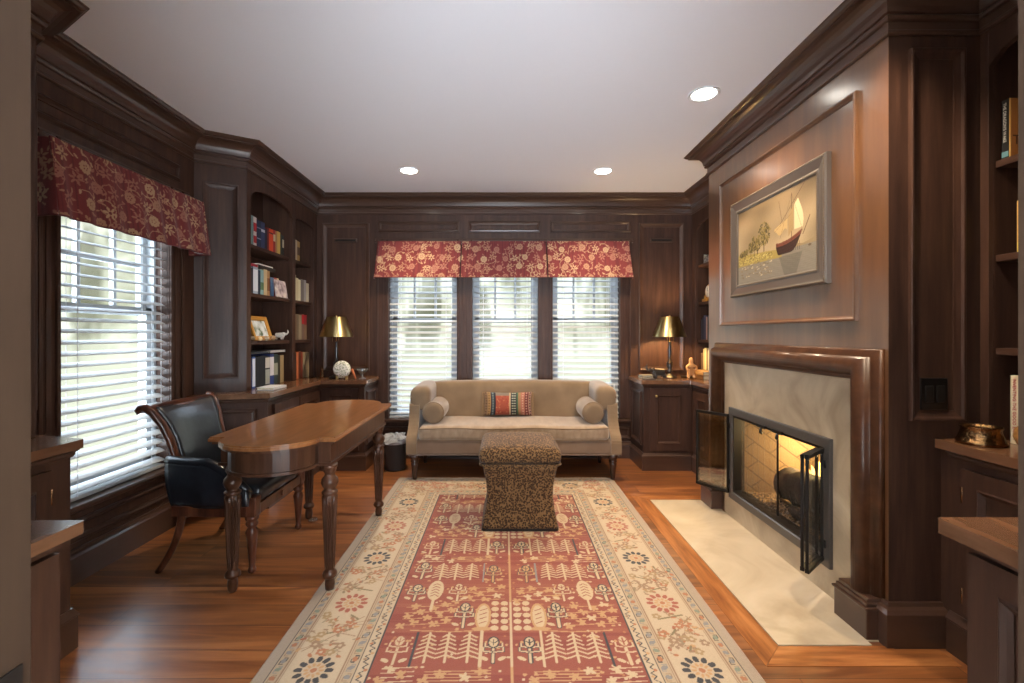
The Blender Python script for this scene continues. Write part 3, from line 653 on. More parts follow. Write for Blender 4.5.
ST = .028
SHZ = (1.195, 1.562, 1.934)
def face_header(mb, axis_x, th, y0, y1, spring, rise):
    """strip above an arched bay, in a plane of constant x"""
    n = 14; pts = []
    for i in range(n+1):
        u = i/n; y = y0+(y1-y0)*u; pts.append((y, spring+rise*math.sqrt(max(0, 1-(2*u-1)**2)) if rise else spring))
    for (a, za), (c, zc) in zip(pts, pts[1:]):
        mb.prism([(a, za), (c, zc), (c, H-.002), (a, H-.002)], 'x', axis_x, axis_x+th)
def bookcase(name_label, xf, wallx, yend0, yend1, bays, arch, angled=None):
    """xf front face x, bays list of (y0,y1)"""
    sg = 1 if wallx > xf else -1
    t = thing('bookcase', ((xf+wallx)/2, (yend0+yend1)/2, CT1), name_label, 'bookcase')
    xb = wallx-sg*.004
    MB().box(xb-sg*.012, xb, yend0+.002, yend1-.004, CT1+.001, H-.002).build('back_panel', WV, t)
    f = MB(); edges = [yend0]+[q for p in bays for q in p]+[yend1]
    for i in range(0, len(edges), 2): f.box(xf, xf+sg*.022, edges[i]+(.001 if i == 0 else 0), edges[i+1]-(.004 if i == len(edges)-2 else 0), CT1+.001, H-.002)
    for (y0, y1), (sp, rise) in zip(bays, arch): face_header(f, xf, sg*.022, y0, y1, sp, rise)
    f.build('face_frame', WV, t, bev=.002)
    for y0, y1 in bays:
        for ya in (y0-.018, y1): MB().box(xf+sg*.022, xb-sg*.012, ya, ya+.018, CT1+.001, H-.004).build('divider', WV, t)
    for y0, y1 in bays:
        for z in SHZ:
            MB().box(xf+sg*.026, xb-sg*.0125, y0+.001, y1-.001, z-ST, z).build('shelf', WY, t, bev=.003)
    if angled:
        a, c = Vector((*angled[0], 0)), Vector((*angled[1], 0)); e = (c-a).normalized(); n = Vector((e.y, -e.x, 0)); w = (c-a).length
        mb = MB(); q = [a, c, c-n*.02, a-n*.02]; mb.prism([(p.x, p.y) for p in q], 'z', CT1+.001, H-.002); ep = mb.build('end_panel', WV, t)
        MB().frame(a+e*.05+Vector((0, 0, .93)), e, (0, 0, 1), w-.10, 1.40, PB, n=n).build('panel_moulding', WV, ep)
    return t
bookcase('tall built-in bookcase with an arched bay, behind the desk', -1.89, XL, 3.34, YB, [(3.40, 4.065), (4.125, 4.515)], [(2.285, .085), (2.285, .03)], angled=((XL+.004, 3.178), (-1.89, 3.34)))
bookcase('narrow view of a bookcase between chimney and back corner', 1.90, XR, CY1+.004, YB, [(3.53, 4.515)], [(2.285, .06)])
bookcase('bookcase beside the doorway, above the brass bowl', 1.92, XR, 1.012, CY0-.001, [(1.06, 1.803)], [(2.31, .085)])
bookcase('bookcase beside the doorway, by the near end of the large window', -1.908, XL, 1.012, 1.857, [(1.06, 1.76)], [(2.31, .085)], angled=((-1.908, 1.857), (XL+.004, 2.01)))

# ------------------------------------------------------------------ books
BOOKN = [0]
HARD = {}
def bookmat(c):
    if c not in HARD: HARD[c] = mat('cover_%d' % len(HARD), S(*c), .55)
    return HARD[c]
def book_mb(th, dep, h, o, ez, ed, eu, cover=0, page=1, band=None):
    """o = lower spine corner; ez thickness dir, ed from spine into shelf, eu up"""
    mb = MB(); o, ez, ed, eu = Vector(o), Vector(ez), Vector(ed), Vector(eu)
    def bx(a0, a1, b0, b1, c0, c1, mi): mb.obox(o+ez*(a0+a1)/2+ed*(b0+b1)/2+eu*(c0+c1)/2, ez, ed, eu, abs(a1-a0)/2, abs(b1-b0)/2, abs(c1-c0)/2, mi)
    cv = .0025
    bx(0, cv, 0, dep, 0, h, cover); bx(th-cv, th, 0, dep, 0, h, cover); bx(0, th, 0, .004, 0, h, cover)
    bx(cv, th-cv, .004, dep-.004, .003, h-.003, page)
    return mb, bx
def book(o, th, dep, h, col, label, ez, ed, eu=(0, 0, 1), group=None, bands=(), lean=0):
    ez, ed, eu = Vector(ez), Vector(ed), Vector(eu)
    if lean:
        R = Matrix.Rotation(lean, 3, ed); ez, eu = R @ ez, R @ eu
    mb, bx = book_mb(th, dep, h, o, ez, ed, eu)
    mats = [bookmat(col), PAGE]
    for z0, z1, c in bands:
        mats.append(bookmat(c)); bx(.002, th-.002, -.0012, .001, h*z0, h*z1, len(mats)-1)
    ob = mb.build('book', mats, origin=o)
    return tag(ob, label, 'book', group)
ORD = ['first', 'second', 'third', 'fourth', 'fifth', 'sixth', 'seventh', 'eighth', 'ninth', 'tenth', 'eleventh', 'twelfth', 'thirteenth']
def row(xs, sg, y, ystep, z, specs, place, group, fat=1):
    """books with spines on the plane x=xs; sg=-1 shelf lies toward -x; walk along ystep"""
    for i, sp in enumerate(specs):
        th, h, dep, col, cname = sp[:5]; th *= fat; bands = sp[5] if len(sp) > 5 else (); lean = sp[6] if len(sp) > 6 else 0; setback = sp[7] if len(sp) > 7 else 0
        o = (xs+sg*setback, y, z+.0005)
        extra = 0
        if lean:
            extra = abs(math.sin(lean))*h
            if lean*ystep*sg < 0: pass
        book(o if ystep > 0 else o, th, dep, h, col, f'{cname} book, {ORD[i]} from the near end {place}', (0, ystep, 0), (sg, 0, 0), group=group, bands=bands, lean=lean)
        y += ystep*(th+.0012+extra*.35)
    return y
W_, K_ = (232, 226, 214), (26, 26, 28)
xs = -1.932
g = 'books on the top shelf of the arched bay'
row(xs, -1, 3.475, 1, SHZ[2], [(.032, .225, .16, (110, 142, 140), 'pale teal'), (.044, .222, .16, (206, 196, 186), 'red-white', ((.1, .35, (168, 44, 46)), (.5, .8, (168, 44, 46)))), (.064, .21, .17, (36, 48, 74), 'broad navy', ((.3, .34, (126, 132, 150)), (.7, .74, (126, 132, 150)))), (.058, .212, .16, (52, 66, 100), 'slate blue', ((.62, .72, (200, 206, 216)),)), (.034, .17, .15, (34, 34, 48), 'short charcoal'), (.028, .185, .15, (110, 34, 36), 'dark red'), (.066, .186, .16, (210, 76, 40), 'bright orange', ((.78, .84, (60, 30, 24)),)), (.036, .19, .16, (156, 44, 44), 'crimson', ((.5, .8, (210, 190, 160)),)), (.03, .188, .16, (176, 136, 92), 'tan'), (.05, .192, .16, (214, 180, 96), 'mustard yellow'), (.034, .178, .15, (44, 52, 44), 'dark green'), (.03, .175, .15, (34, 32, 34), 'black', ((.4, .8, (200, 190, 170)),))], 'on the top shelf of the arched bay', g)
g = 'upright books on the second shelf of the arched bay'
ye = row(xs, -1, 3.43, 1, SHZ[1], [(.03, .2, .16, (150, 100, 60), 'brown'), (.04, .195, .16, (44, 44, 52), 'charcoal'), (.07, .21, .17, (150, 164, 182), 'thick grey-blue', ((.1, .9, (206, 214, 224)),)), (.034, .19, .16, (38, 56, 78), 'dark blue'), (.05, .2, .16, (132, 166, 172), 'pale aqua', ((.2, .5, (90, 120, 90)),)), (.052, .21, .16, (196, 176, 140), 'cream-tan'), (.04, .205, .16, (168, 128, 84), 'light brown', ((.2, .7, (116, 74, 40)),)), (.03, .15, .12, (222, 216, 206), 'thin white', (), 0, .03), (.036, .17, .12, (48, 58, 92), 'navy', (), 0, .03), (.055, .165, .12, (122, 148, 184), 'sky blue', (), 0, .03), (.05, .17, .12, (164, 62, 52), 'brick red', (), 0, .03), (.034, .17, .12, (196, 170, 130), 'sand', (), 0, .03)], 'on the second shelf of the arched bay', g)
g = 'books lying flat on the second shelf of the arched bay'
def flat(x, y, z, w, dep, th, col, label, grp=None, bands=(), ez=(0, 0, 1), ed=(-1, 0, 0), eu=(0, 1, 0)):
    return book((x, y, z+.0005), th, dep, w, col, label, ez, ed, eu, group=grp, bands=bands)
z2 = SHZ[1]+.2115
flat(-1.94, 3.435, z2, .15, .15, .02, (166, 34, 52), 'crimson book lying flat at the near end of the arched bay', g)
flat(-1.94, 3.60, z2, .26, .16, .026, (46, 40, 38), 'black book lying flat across the upright books', g)
flat(-1.95, 3.62, z2+.0275, .22, .14, .012, (214, 208, 200), 'thin white book lying on top of the flat black book', g)
mb = MB(); mb.obox((-1.925, 3.92, SHZ[1]+.075), (0, 1, 0), (.94, 0, .16), (-.16, 0, .94), .10, .004, .074, 0)
o = mb.build('picture_card', noisy('card_print', [(.35, S(120, 108, 112)), (.5, S(176, 160, 164)), (.65, S(206, 196, 190))], 22), origin=(-1.925, 3.92, SHZ[1])); tag(o, 'grey-lilac picture card leaning on the books, second shelf', 'card')
g = 'books on the worktop under the arched bay'
zc = CT1+.001
row(xs, -1, 3.425, 1, zc, [(.05, .235, .17, (28, 44, 92), 'dark blue'), (.034, .245, .17, (52, 86, 160), 'bright blue', ((.06, .94, (196, 206, 226)),)), (.05, .24, .17, (24, 28, 36), 'black'), (.06, .245, .17, (26, 30, 38), 'thick black'), (.055, .24, .17, (30, 32, 38), 'black and grey', ((.05, .55, (150, 156, 150)), (.6, .95, (190, 190, 186)))), (.05, .255, .17, (40, 58, 118), 'royal blue', ((.3, .9, (206, 206, 214)),)), (.05, .25, .17, (44, 58, 56), 'dark green', ((.3, .7, (150, 154, 140)),)), (.03, .24, .16, (60, 60, 54), 'dark olive'), (.05, .235, .16, (156, 136, 100), 'tan')], 'on the worktop under the arched bay', g, 1.3)
flat(-1.945, 3.45, zc+.262, .30, .16, .016, (60, 62, 72), 'thin slate book lying flat over the blue books', 'books lying flat above the worktop books')
flat(-1.94, 3.76, zc+.262, .28, .15, .022, (84, 86, 92), 'grey book lying flat over the dark green books', 'books lying flat above the worktop books', bands=((.06, .94, (168, 168, 172)),))
flat(-1.72, 3.40, zc, .20, .13, .02, (214, 214, 216), 'white box-like book lying flat on the worktop edge', None)
g = 'books in the narrow bay beside the arch'
row(xs, -1, 4.215, 1, SHZ[2], [(.035, .19, .16, (190, 176, 150), 'cream'), (.055, .185, .16, (176, 142, 84), 'tan', ((.3, .7, (90, 64, 40)),))], 'on the top shelf of the narrow bay', g)
row(xs, -1, 4.145, 1, SHZ[1], [(.03, .235, .16, (52, 52, 48), 'black'), (.028, .235, .16, (176, 168, 148), 'grey-cream'), (.035, .21, .16, (206, 194, 158), 'cream'), (.035, .2, .16, (222, 214, 184), 'ivory'), (.05, .21, .16, (120, 112, 108), 'grey'), (.035, .21, .16, (168, 164, 164), 'pale grey'), (.045, .185, .16, (196, 186, 160), 'oatmeal')], 'on the second shelf of the narrow bay', g, 1.36)
row(xs, -1, 4.145, 1, SHZ[0], [(.05, .235, .16, (132, 112, 88), 'tan'), (.04, .24, .16, (112, 98, 80), 'drab brown'), (.04, .235, .16, (150, 138, 116), 'beige'), (.035, .245, .16, (120, 96, 84), 'brown', ((.62, .98, (170, 36, 40)),)), (.04, .24, .16, (140, 40, 44), 'red-tan', ((.0, .6, (132, 106, 84)),))], 'on the third shelf of the narrow bay', g, 1.5)
row(xs, -1, 4.14, 1, zc, [(.045, .27, .17, (150, 156, 166), 'grey-white', ((.1, .5, (222, 222, 222)),)), (.035, .25, .17, (52, 40, 36), 'dark brown'), (.04, .25, .17, (190, 110, 72), 'copper'), (.045, .26, .17, (100, 52, 36), 'red-brown'), (.03, .25, .17, (140, 60, 44), 'rust'), (.05, .245, .17, (166, 146, 112), 'tan'), (.045, .245, .17, (150, 128, 98), 'drab tan'), (.03, .24, .17, (176, 158, 122), 'beige')], 'on the worktop of the narrow bay', g, 1.13)
# far right bookcase: spines face the room
g = 'books in the bookcase between chimney and back corner'
def rowr(xs, y, z, specs, place):
    for i, (th, h, dep, col, cname) in enumerate(specs):
        book((xs, y, z+.0005), th, dep, h, col, f'{cname} book, {ORD[i]} from the back corner {place}', (0, -1, 0), (1, 0, 0), group=g); y -= th+.0012
rowr(1.945, 4.495, SHZ[0], [(.03, .2, .16, (52, 50, 60), 'charcoal'), (.03, .215, .16, (36, 40, 58), 'navy'), (.05, .235, .17, (60, 62, 84), 'slate blue'), (.03, .22, .16, (176, 150, 140), 'dusty pink'), (.05, .225, .16, (50, 52, 66), 'dark grey'), (.04, .22, .16, (30, 34, 48), 'black-blue')], 'above the figurine')
rowr(1.945, 4.495, zc+.075, [(.05, .16, .16, (92, 70, 54), 'brown'), (.03, .2, .16, (198, 180, 130), 'cream-gold'), (.04, .21, .16, (220, 206, 158), 'pale yellow'), (.03, .19, .16, (122, 104, 66), 'olive'), (.04, .2, .16, (206, 192, 156), 'cream'), (.04, .19, .16, (190, 176, 150), 'oatmeal')], 'on the lowest level')
for k, (col, cn) in enumerate((((120, 84, 52), 'brown'), ((166, 128, 82), 'tan'))):
    book((1.83, 4.48, zc+k*.037), .035, .26, .30, col, f'large {cn} book lying flat under the cream books, {"bottom" if k == 0 else "top"} of two', (0, 0, 1), (1, 0, 0), (0, -1, 0), group='large books lying flat beside the figurine')
# near right bookcase, seen edge on: the tan cover faces the door
def text(body, size, loc, ax, ay, m, parent, ext=.0006, align='LEFT'):
    c = bpy.data.curves.new('lettering', 'FONT'); c.body = body; c.size = size; c.extrude = ext; c.align_x = align; c.materials.append(m)
    o = bpy.data.objects.new('lettering', c); COL.objects.link(o); ax, ay = Vector(ax), Vector(ay); o.rotation_euler = Matrix((ax, ay, ax.cross(ay))).transposed().to_euler()
    off = Vector((0, 0, 0)); q = parent
    while q: off += q.location; q = q.parent
    o.location = Vector(loc)-off
    me = bpy.data.meshes.new_from_object(o.evaluated_get(bpy.context.evaluated_depsgraph_get())); p = bpy.data.objects.new('lettering', me); COL.objects.link(p)
    p.location, p.rotation_euler, p.parent = o.location, o.rotation_euler, parent; bpy.data.objects.remove(o); return p
by = 1.764
bk = book((1.958, by, SHZ[2]+.0005), .027, .17, .23, (24, 24, 26), 'thick black-spined book with tan cover on the doorway bookcase', (0, 1, 0), (1, 0, 0), bands=((.03, .12, (96, 140, 150)),))
cvr = MB().box(1.962, 2.128, by-.0016, by+.001, SHZ[2]+.001, SHZ[2]+.2305).build('front_cover', mat('tan_cover', S(176, 112, 56), .5), bk)
cvr['label'] = 'tan front cover'
MB().box(1.9585, 1.964, by-.0018, by+.0015, SHZ[2]+.001, SHZ[2]+.2305).build('cover_hinge', mat('tan_hinge', S(222, 176, 104), .5), bk)
text('THE', .052, (1.970, by-.002, SHZ[2]+.052), (1, 0, 0), (0, 0, 1), mat('brown_ink', S(84, 44, 24), .6), bk)
text("THE DRAGON'S WAKE", .015, (1.9565, by+.019, SHZ[2]+.218), (0, 0, -1), (0, -1, 0), mat('pale_ink', S(196, 194, 186), .6), bk)
book((1.975, 1.702, SHZ[1]+.0005), .05, .15, .20, (196, 158, 84), 'yellow and tan book on the second doorway shelf', (0, 1, 0), (1, 0, 0), bands=((.0, .2, (206, 190, 84)),))
bk = book((1.955, 1.722, zc), .036, .18, .262, (226, 214, 184), 'cream book with red spine lettering behind the gourd vase', (0, 1, 0), (1, 0, 0))
text('INVENTING THE GOOD EARTH', .0165, (1.9535, 1.747, zc+.25), (0, 0, -1), (0, -1, 0), mat('red_ink', S(186, 92, 78), .6), bk)
def skin(name, pts, edges, radii, m, parent=None, origin=(0, 0, 0), sub=2):
    me = bpy.data.meshes.new(name); me.from_pydata([tuple(Vector(p)) for p in pts], edges, []); o = bpy.data.objects.new(name, me); COL.objects.link(o)
    sk = o.modifiers.new('skin', 'SKIN')
    for v, r in zip(me.skin_vertices[0].data, radii): v.radius = (r, r) if not isinstance(r, tuple) else r
    me.skin_vertices[0].data[0].use_root = True
    d = o.modifiers.new('smooth', 'SUBSURF'); d.levels = d.render_levels = sub
    me.materials.append(m)
    if parent: o.parent = parent
    o.location = origin; return o
# ------------------------------------------------------------------ rug
def make_rug():
    W, Lr, y0 = 1.836, 2.75, 1.17
    CR, CR2, GY = S(178, 159, 133), S(168, 148, 122), S(150, 132, 114)
    RD, RD1, RD2 = S(134, 72, 58), S(126, 62, 52), S(140, 80, 62)
    IV, GD, BK, BL, OR, TN = S(184, 162, 130), S(174, 136, 96), S(58, 56, 58), S(126, 124, 122), S(158, 104, 72), S(140, 114, 90)
    c = Cloth(W, Lr, .0034, S(156, 140, 122)); r = random.Random(5)
    def ring(i, col): c.rect(i, W-i, i, Lr-i, col)
    ring(.046, BK); ring(.050, CR2); ring(.090, TN); ring(.094, CR); ring(.098, TN); ring(.102, CR)
    ring(.304, TN); ring(.308, CR); ring(.312, TN); ring(.316, CR2); ring(.358, BK); ring(.362, CR); ring(.406, BK); ring(.412, RD)
    fx0, fx1, fy0, fy1 = .415, W-.415, .415, Lr-.415
    for k in range(90):   # abrash: bands of slightly different red
        yy = r.uniform(fy0, fy1); c.rect(fx0, fx1, yy, min(fy1, yy+r.uniform(.01, .05)), r.choice((RD, RD1, RD2)))
    def along(inset, step, fn):
        n = round((Lr-2*inset)/step)
        for k in range(n+1):
            y = inset+(Lr-2*inset)*k/n; fn(inset, y, k, 0); fn(W-inset, y, k, 0)
        n = round((W-2*inset)/step)
        for k in range(1, n):
            x = inset+(W-2*inset)*k/n; fn(x, inset, k, 1); fn(x, Lr-inset, k, 1)
    def guard(x, y, k, h):
        col = (BL, OR, S(120, 128, 110), BL)[k % 4]; c.disc(x, y, .013, col, .010, k)
        q = (.017, .011) if h else (.011, .017)
        for sx, sy in ((1, 1), (-1, -1)): c.poly([(x+sx*q[0], y), (x+sx*q[0], y+sy*q[1]), (x-sx*q[0]*.3, y+sy*q[1])], .004, (TN, BL, BK)[k % 3])
    along(.070, .044, guard); along(.337, .046, guard)
    def vine(x, y, k, h):
        s = (k % 2)*2-1
        if h: c.poly([(x-.022, y-.012*s), (x-.008, y+.01*s), (x+.008, y-.006*s), (x+.022, y+.012*s)], .0042, BK)
        else: c.poly([(x-.012*s, y-.022), (x+.01*s, y-.008), (x-.006*s, y+.008), (x+.012*s, y+.022)], .0042, BK)
        c.disc(x+.009*s, y-.006*s, .007, (OR, TN, GD)[k % 3])
    along(.384, .044, vine)
    def rosette(x, y, k, h):
        col = BK if k % 2 else S(148, 84, 66)
        for p in range(12): a = p*PI/6; c.disc(x+.056*math.cos(a), y+.056*math.sin(a), .018, col, .011, a)
        c.disc(x, y, .042, CR); 
        for p in range(10): a = p*PI/5; c.disc(x+.028*math.cos(a), y+.028*math.sin(a), .010, GD, .006, a)
        c.disc(x, y, .012, OR)
    def spray(x, y, k, h):
        for p in range(9):
            a = r.uniform(0, 6.28); d = r.uniform(.03, .085); px, py = x+d*math.cos(a), y+d*math.sin(a)
            px += (0 if h else 0)
            c.line(x, y, px, py, .0035, TN); c.disc(px, py, .013, r.choice((OR, TN, S(132, 116, 92), GD, S(150, 92, 66))), .007, a+.8)
        for p in range(5): a = p*1.257+k; c.disc(x+.017*math.cos(a), y+.017*math.sin(a), .012, (OR, TN)[k % 2], .008, a)
        c.disc(x, y, .009, CR)
    ins = .203; stp = .42
    ys = [1.684-y0+.42*(i-1)-.005 for i in range(7)]
    for x in (ins, W-ins):
        for i, y in enumerate(ys): rosette(x, y, (i+0) % 2, 0)
        for y in ys:
            spray(x-.045, y+.14, 1, 0); spray(x+.045, y+.27, 0, 0)
            c.poly([(x-.09, y+.10), (x+.02, y+.21), (x+.09, y+.19)], .0045, TN); c.poly([(x+.09, y+.32), (x-.02, y+.21)], .0045, TN)
            for q in range(3): c.line(x+r.uniform(-.07, .07), y+.1+q*.1, x+r.uniform(-.07, .07), y+.13+q*.1, .009, S(116, 104, 76))
    for y in (ins, Lr-ins):
        for i in range(4):
            x = .39+i*.352; rosette(x, y, i % 2, 1)
            if i < 3: spray(x+.176, y, i % 2, 1)
    for k in range(1300):
        e, l = r.uniform(.115, .292), r.random(); side = k % 4
        x, y = ((e, l*Lr), (W-e, l*Lr), (l*W, e), (l*W, Lr-e))[side]
        if any(abs(y-q) < .085 for q in ys) and side < 2: continue
        if min(x, y, W-x, Lr-y) < .112: continue
        if k % 3: a = r.uniform(0, 6.28); c.line(x, y, x+.022*math.cos(a), y+.022*math.sin(a), .004, r.choice((TN, S(120, 106, 82)))); c.disc(x+.022*math.cos(a), y+.022*math.sin(a), .011, r.choice((TN, OR, S(146, 118, 88), S(150, 134, 108))), .006, a+.7)
        else:
            q = r.choice((TN, OR, S(150, 126, 92)))
            for p in range(5): c.disc(x+.013*math.cos(p*1.257), y+.013*math.sin(p*1.257), .008, q)
            c.disc(x, y, .007, CR)
    # the garden in the field
    def feather(x, y, w, h, col):
        c.line(x, y, x, y+h, .010, col); n = int(h/.026)
        for k in range(1, n+1):
            yy = y+h*.16+(h*.86)*k/n; ww = w*(1-.40*(k/n)**2)
            for s in (-1, 1): c.line(x, yy-.012, x+s*ww, yy-.030, .0075, col)
    def small(x, y, h, col=IV, edge=BK):
        c.line(x, y, x, y+h, .018, edge); c.line(x, y, x, y+h, .011, col)
        for s in (-1, 1):
            for yy, ww in ((.42, .04), (.62, .034)):
                c.poly([(x, y+h*yy), (x+s*ww, y+h*yy+.006), (x+s*ww, y+h*yy+.026)], .012, edge); c.poly([(x, y+h*yy), (x+s*ww, y+h*yy+.006), (x+s*ww, y+h*yy+.026)], .007, col)
            c.disc(x+s*.034, y+.02, .018, col, .009, s*.5); c.disc(x+s*.03, y+h*.86, .007, GD); c.disc(x+s*.052, y+h*.74, .006, GD)
        c.disc(x, y+h*.86, .024, edge, .034); c.disc(x, y+h*.86, .018, col, .028); c.line(x, y+h*.72, x, y+h*.98, .005, edge)
        for s in (-1, 1): c.line(x, y+h*.80, x+s*.016, y+h*.92, .004, edge)
    def cyp(x, y, h, col=IV, stem=.4):
        c.line(x, y, x, y+h*stem, .012, col); c.disc(x, y+h*(stem+.30), .038, col, h*.32)
        for k in range(5): yy = y+h*(stem+.1+.09*k); c.line(x-.018, yy, x, yy+.014, .005, RD); c.line(x+.018, yy, x, yy+.014, .005, RD)
    def discs(x, y, h, col=IV):
        c.line(x, y, x, y+h, .012, col)
        n = int(h/.046)
        for k in range(n):
            yy = y+.10+k*.044
            if yy > y+h: break
            for s in (-1, 1):
                for q in (.028, .070): c.disc(x+s*q, yy, .017, col, .017)
    def leaf(x, y, col):
        for p in range(5): a = p*1.257+r.uniform(0, 1); c.disc(x+.012*math.cos(a), y+.012*math.sin(a), .012, col, .0065, a)
    def leaves(x, y, w, h, col):
        for j in range(4): c.line(x-w/2, y+h*(j+.3)/4, x+w/2, y+h*(j+.7)/4, .005, col)
        n = int(w*h/.0031)
        for k in range(n): leaf(x-w/2+w*((k*.618) % 1), y+h*((k+.5)/n), r.choice((col, col, GD, IV)))
    cx = .934; base = 1.70-y0; c.clip = (fx0, fx1, fy0, fy1)
    for k in range(420):
        x, y = r.uniform(fx0, fx1), r.uniform(fy0, fy1); c.disc(x, y, r.uniform(.005, .009), r.choice((GD, GD, IV, OR)), .006)
    per = .428
    for k in range(-3, 6):
        y = base+per*k
        if y > fy1 or y < -.1: continue
        def ok(h): return y+h < fy1 and y > fy0-.02
        alt = k % 2
        if not alt:
            for s in (-1, 1):
                for q in (.17, .255, .335): feather(cx+s*q, y+.02, .040, .17, IV)
                small(cx+s*.072, y+.02, .13); c.line(cx+s*.122, y, cx+s*.122, y+.20, .012, IV)
                c.disc(cx+s*.122, y+.30, .036, GD, .095); c.disc(cx+s*.122, y+.30, .026, IV, .08); c.disc(cx+s*.122, y+.215, .045, GD, .012)
                for q in range(4): c.line(cx+s*.122-.014, y+.25+q*.03, cx+s*.122+.014, y+.265+q*.03, .005, RD)
                c.line(cx+s*.385, y, cx+s*.385, y+.19, .010, BK)
                small(cx+s*.45, y+.01, .15, IV, RD2); c.poly([(cx+s*.13, y+.205), (cx+s*.25, y+.195), (cx+s*.42, y+.205)], .006, GD)
                small(cx+s*.205, y+.225, .165); leaves(cx+s*.36, y+.225, .22, .17, GD)
            c.line(cx, y, cx, y+.2, .010, IV); discs(cx, y+.12, .29)
        else:
            for s in (-1, 1):
                leaves(cx+s*.14, y-.02, .22, .13, GD); cyp(cx+s*.36, y-.08, .26, IV, .3); small(cx+s*.45, y-.01, .12, IV, BK); small(cx+s*.25, y-.01, .13, IV, RD1)
                for q in (.20, .28, .355): feather(cx+s*q, y+.17, .040, .16, IV)
                small(cx+s*.085, y+.15, .15, GD, BK); c.line(cx+s*.135, y+.15, cx+s*.135, y+.33, .009, BL); small(cx+s*.45, y+.18, .15)
                leaves(cx+s*.42, y+.34, .12, .09, IV); leaves(cx+s*.2, y+.35, .24, .06, GD)
            c.line(cx, y-.02, cx, y+.43, .010, GD)
    c.clip = (0, W, 0, Lr); c.speckle(.12, 3)
    t = thing('rug', (.014, y0+Lr/2, 0), 'red and cream Persian rug with tree motifs on the wood floor', 'rug')
    x0 = .014-W/2
    c.mesh('pile', lambda X, Y: (x0+X, y0+Y, .010+0*X), RUGM, t, thick=.009)
    f = MB(); q = random.Random(2)
    for yy, s in ((y0+Lr, 1), (y0, -1)):
        n = 230
        for k in range(n):
            x = x0+W*(k+.5)/n; L_ = q.uniform(.024, .036); dx = q.uniform(-.006, .006); f.obox((x+dx/2, yy+s*L_/2, .004), (dx, s*L_, 0), (1, 0, 0), (0, 0, 1), L_/2, .0022, .002)
    f.build('fringe', mat('fringe_cotton', S(176, 160, 142), .9), t)
make_rug()

# ------------------------------------------------------------------ desk
def desk_outline(i=0):
    x0, x1, y0, y1 = -1.40+i, -.795-i, 2.15+i, 3.21-i; cxm = (x0+x1)/2; hw = .2275-i*.6; dp = .18; q = lambda a: a
    near = [(cxm+hw*math.cos(a), y0-dp*math.sin(a)) for a in [PI-PI*k/18 for k in range(19)]]
    far = [(cxm+hw*math.cos(a), y1+dp*math.sin(a)) for a in [PI*k/18 for k in range(19)]]
    return [(x0, y0)]+near+[(x1, y0), (x1, y1)]+far+[(x0, y1)]
t = thing('writing_desk', (-1.0975, 2.68, 0), 'bow-ended wooden writing desk on fluted turned legs', 'desk')
top = MB().prism(desk_outline(.005), 'z', .754, .762); top.prism(desk_outline(), 'z', .740, .754); top = top.build('desk_top', WDESK, t)
MB().prism(desk_outline(.012), 'z', .726, .7398).build('top_moulding', WDL, t)
MB().prism(desk_outline(.038), 'z', .630, .7245).build('apron', WDL, t)
MB().prism(desk_outline(.030), 'z', .618, .632).build('bead', WDL, t)
for y0, y1 in ((2.24, 2.66), (2.70, 3.12)):
    d = MB().frame((-1.362, y1, .640), (0, -1, 0), (0, 0, 1), y1-y0, .08, [(0, 0), (0, .005), (.006, .007), (.01, 0)], n=(-1, 0, 0)).build('drawer_front', WDL, t)
prof = [(.0, 0), (.017, 0), (.021, .012), (.024, .04), (.021, .062), (.024, .068), (.034, .076), (.035, .088), (.030, .098), (.024, .104), (.022, .112), (.024, .118)]
prof += [(.024+.013*k/10, .118+.345*k/10) for k in range(1, 11)]
prof += [(.030, .470), (.037, .478), (.038, .486), (.030, .493), (.025, .500), (.034, .512), (.041, .530), (.038, .548), (.026, .562), (.022, .572), (.027, .580), (.031, .590), (.031, .600), (.036, .604), (.036, .620), (.0, .620)]
for x, y in ((-1.318, 2.21), (-.848, 2.215), (-.858, 3.115), (-1.325, 3.09)):
    zf = .0108 if x > -.9 else 0; MB().lathe([(r_, max(z_, zf)) for r_, z_ in prof], (x, y, 0.0), 96, flute=(.12, .462, 12, .34)).build('leg', WDL, t)
cup = thing('caster_cup', (-1.29, 3.05, 0), 'clear glass caster cup on the floor by the far desk leg', 'caster cup')
MB().lathe([(.0, .0), (.026, 0), (.030, .012), (.026, .022), (.018, .016), (0, .014)], (-1.275, 3.035, 0), 20).build('glass', CGLASS, cup)

# ------------------------------------------------------------------ leather chair (front toward +x)
t = thing('desk_chair', (-1.57, 2.66, 0), 'black leather chair with scrolled wooden back at the desk', 'chair')
YC = 2.655
def stile_path(s):
    hb, ht = .262, .300
    ps = [(-1.715, .240, .355), (-1.745, .222, .46), (-1.765, .206, .58), (-1.790, .212, .68), (-1.820, .234, .77), (-1.855, .256, .835), (-1.882, .268, .862), (-1.904, .272, .862), (-1.915, .272, .848), (-1.906, .272, .836)]
    return [(x, YC+s*y, z) for x, y, z in ps]
for s in (-1, 1):
    p = stile_path(s); MB().tube(p, [(.020, .026)]*4+[(.020, .024), (.020, .022), (.020, .020), (.020, .018), (.019, .014), (.018, .008)], 12).build('back_stile', WCH, t)
pl, pr = stile_path(-1), stile_path(1)
def lerp_path(p, u):
    u *= len(p)-1; i = min(int(u), len(p)-2); return Vector(p[i]).lerp(Vector(p[i+1]), u-i)
def backsurf(u0, u1, off, sag):
    def fn(a, b):
        q = lerp_path(pl, u0+(u1-u0)*b).lerp(lerp_path(pr, u0+(u1-u0)*b), (.06+.88*a)); k = 1-(2*a-1)**2
        return (q.x+off+sag*k+.012*math.sin(PI*b)*0, q.y, q.z-.004*k)
    return fn
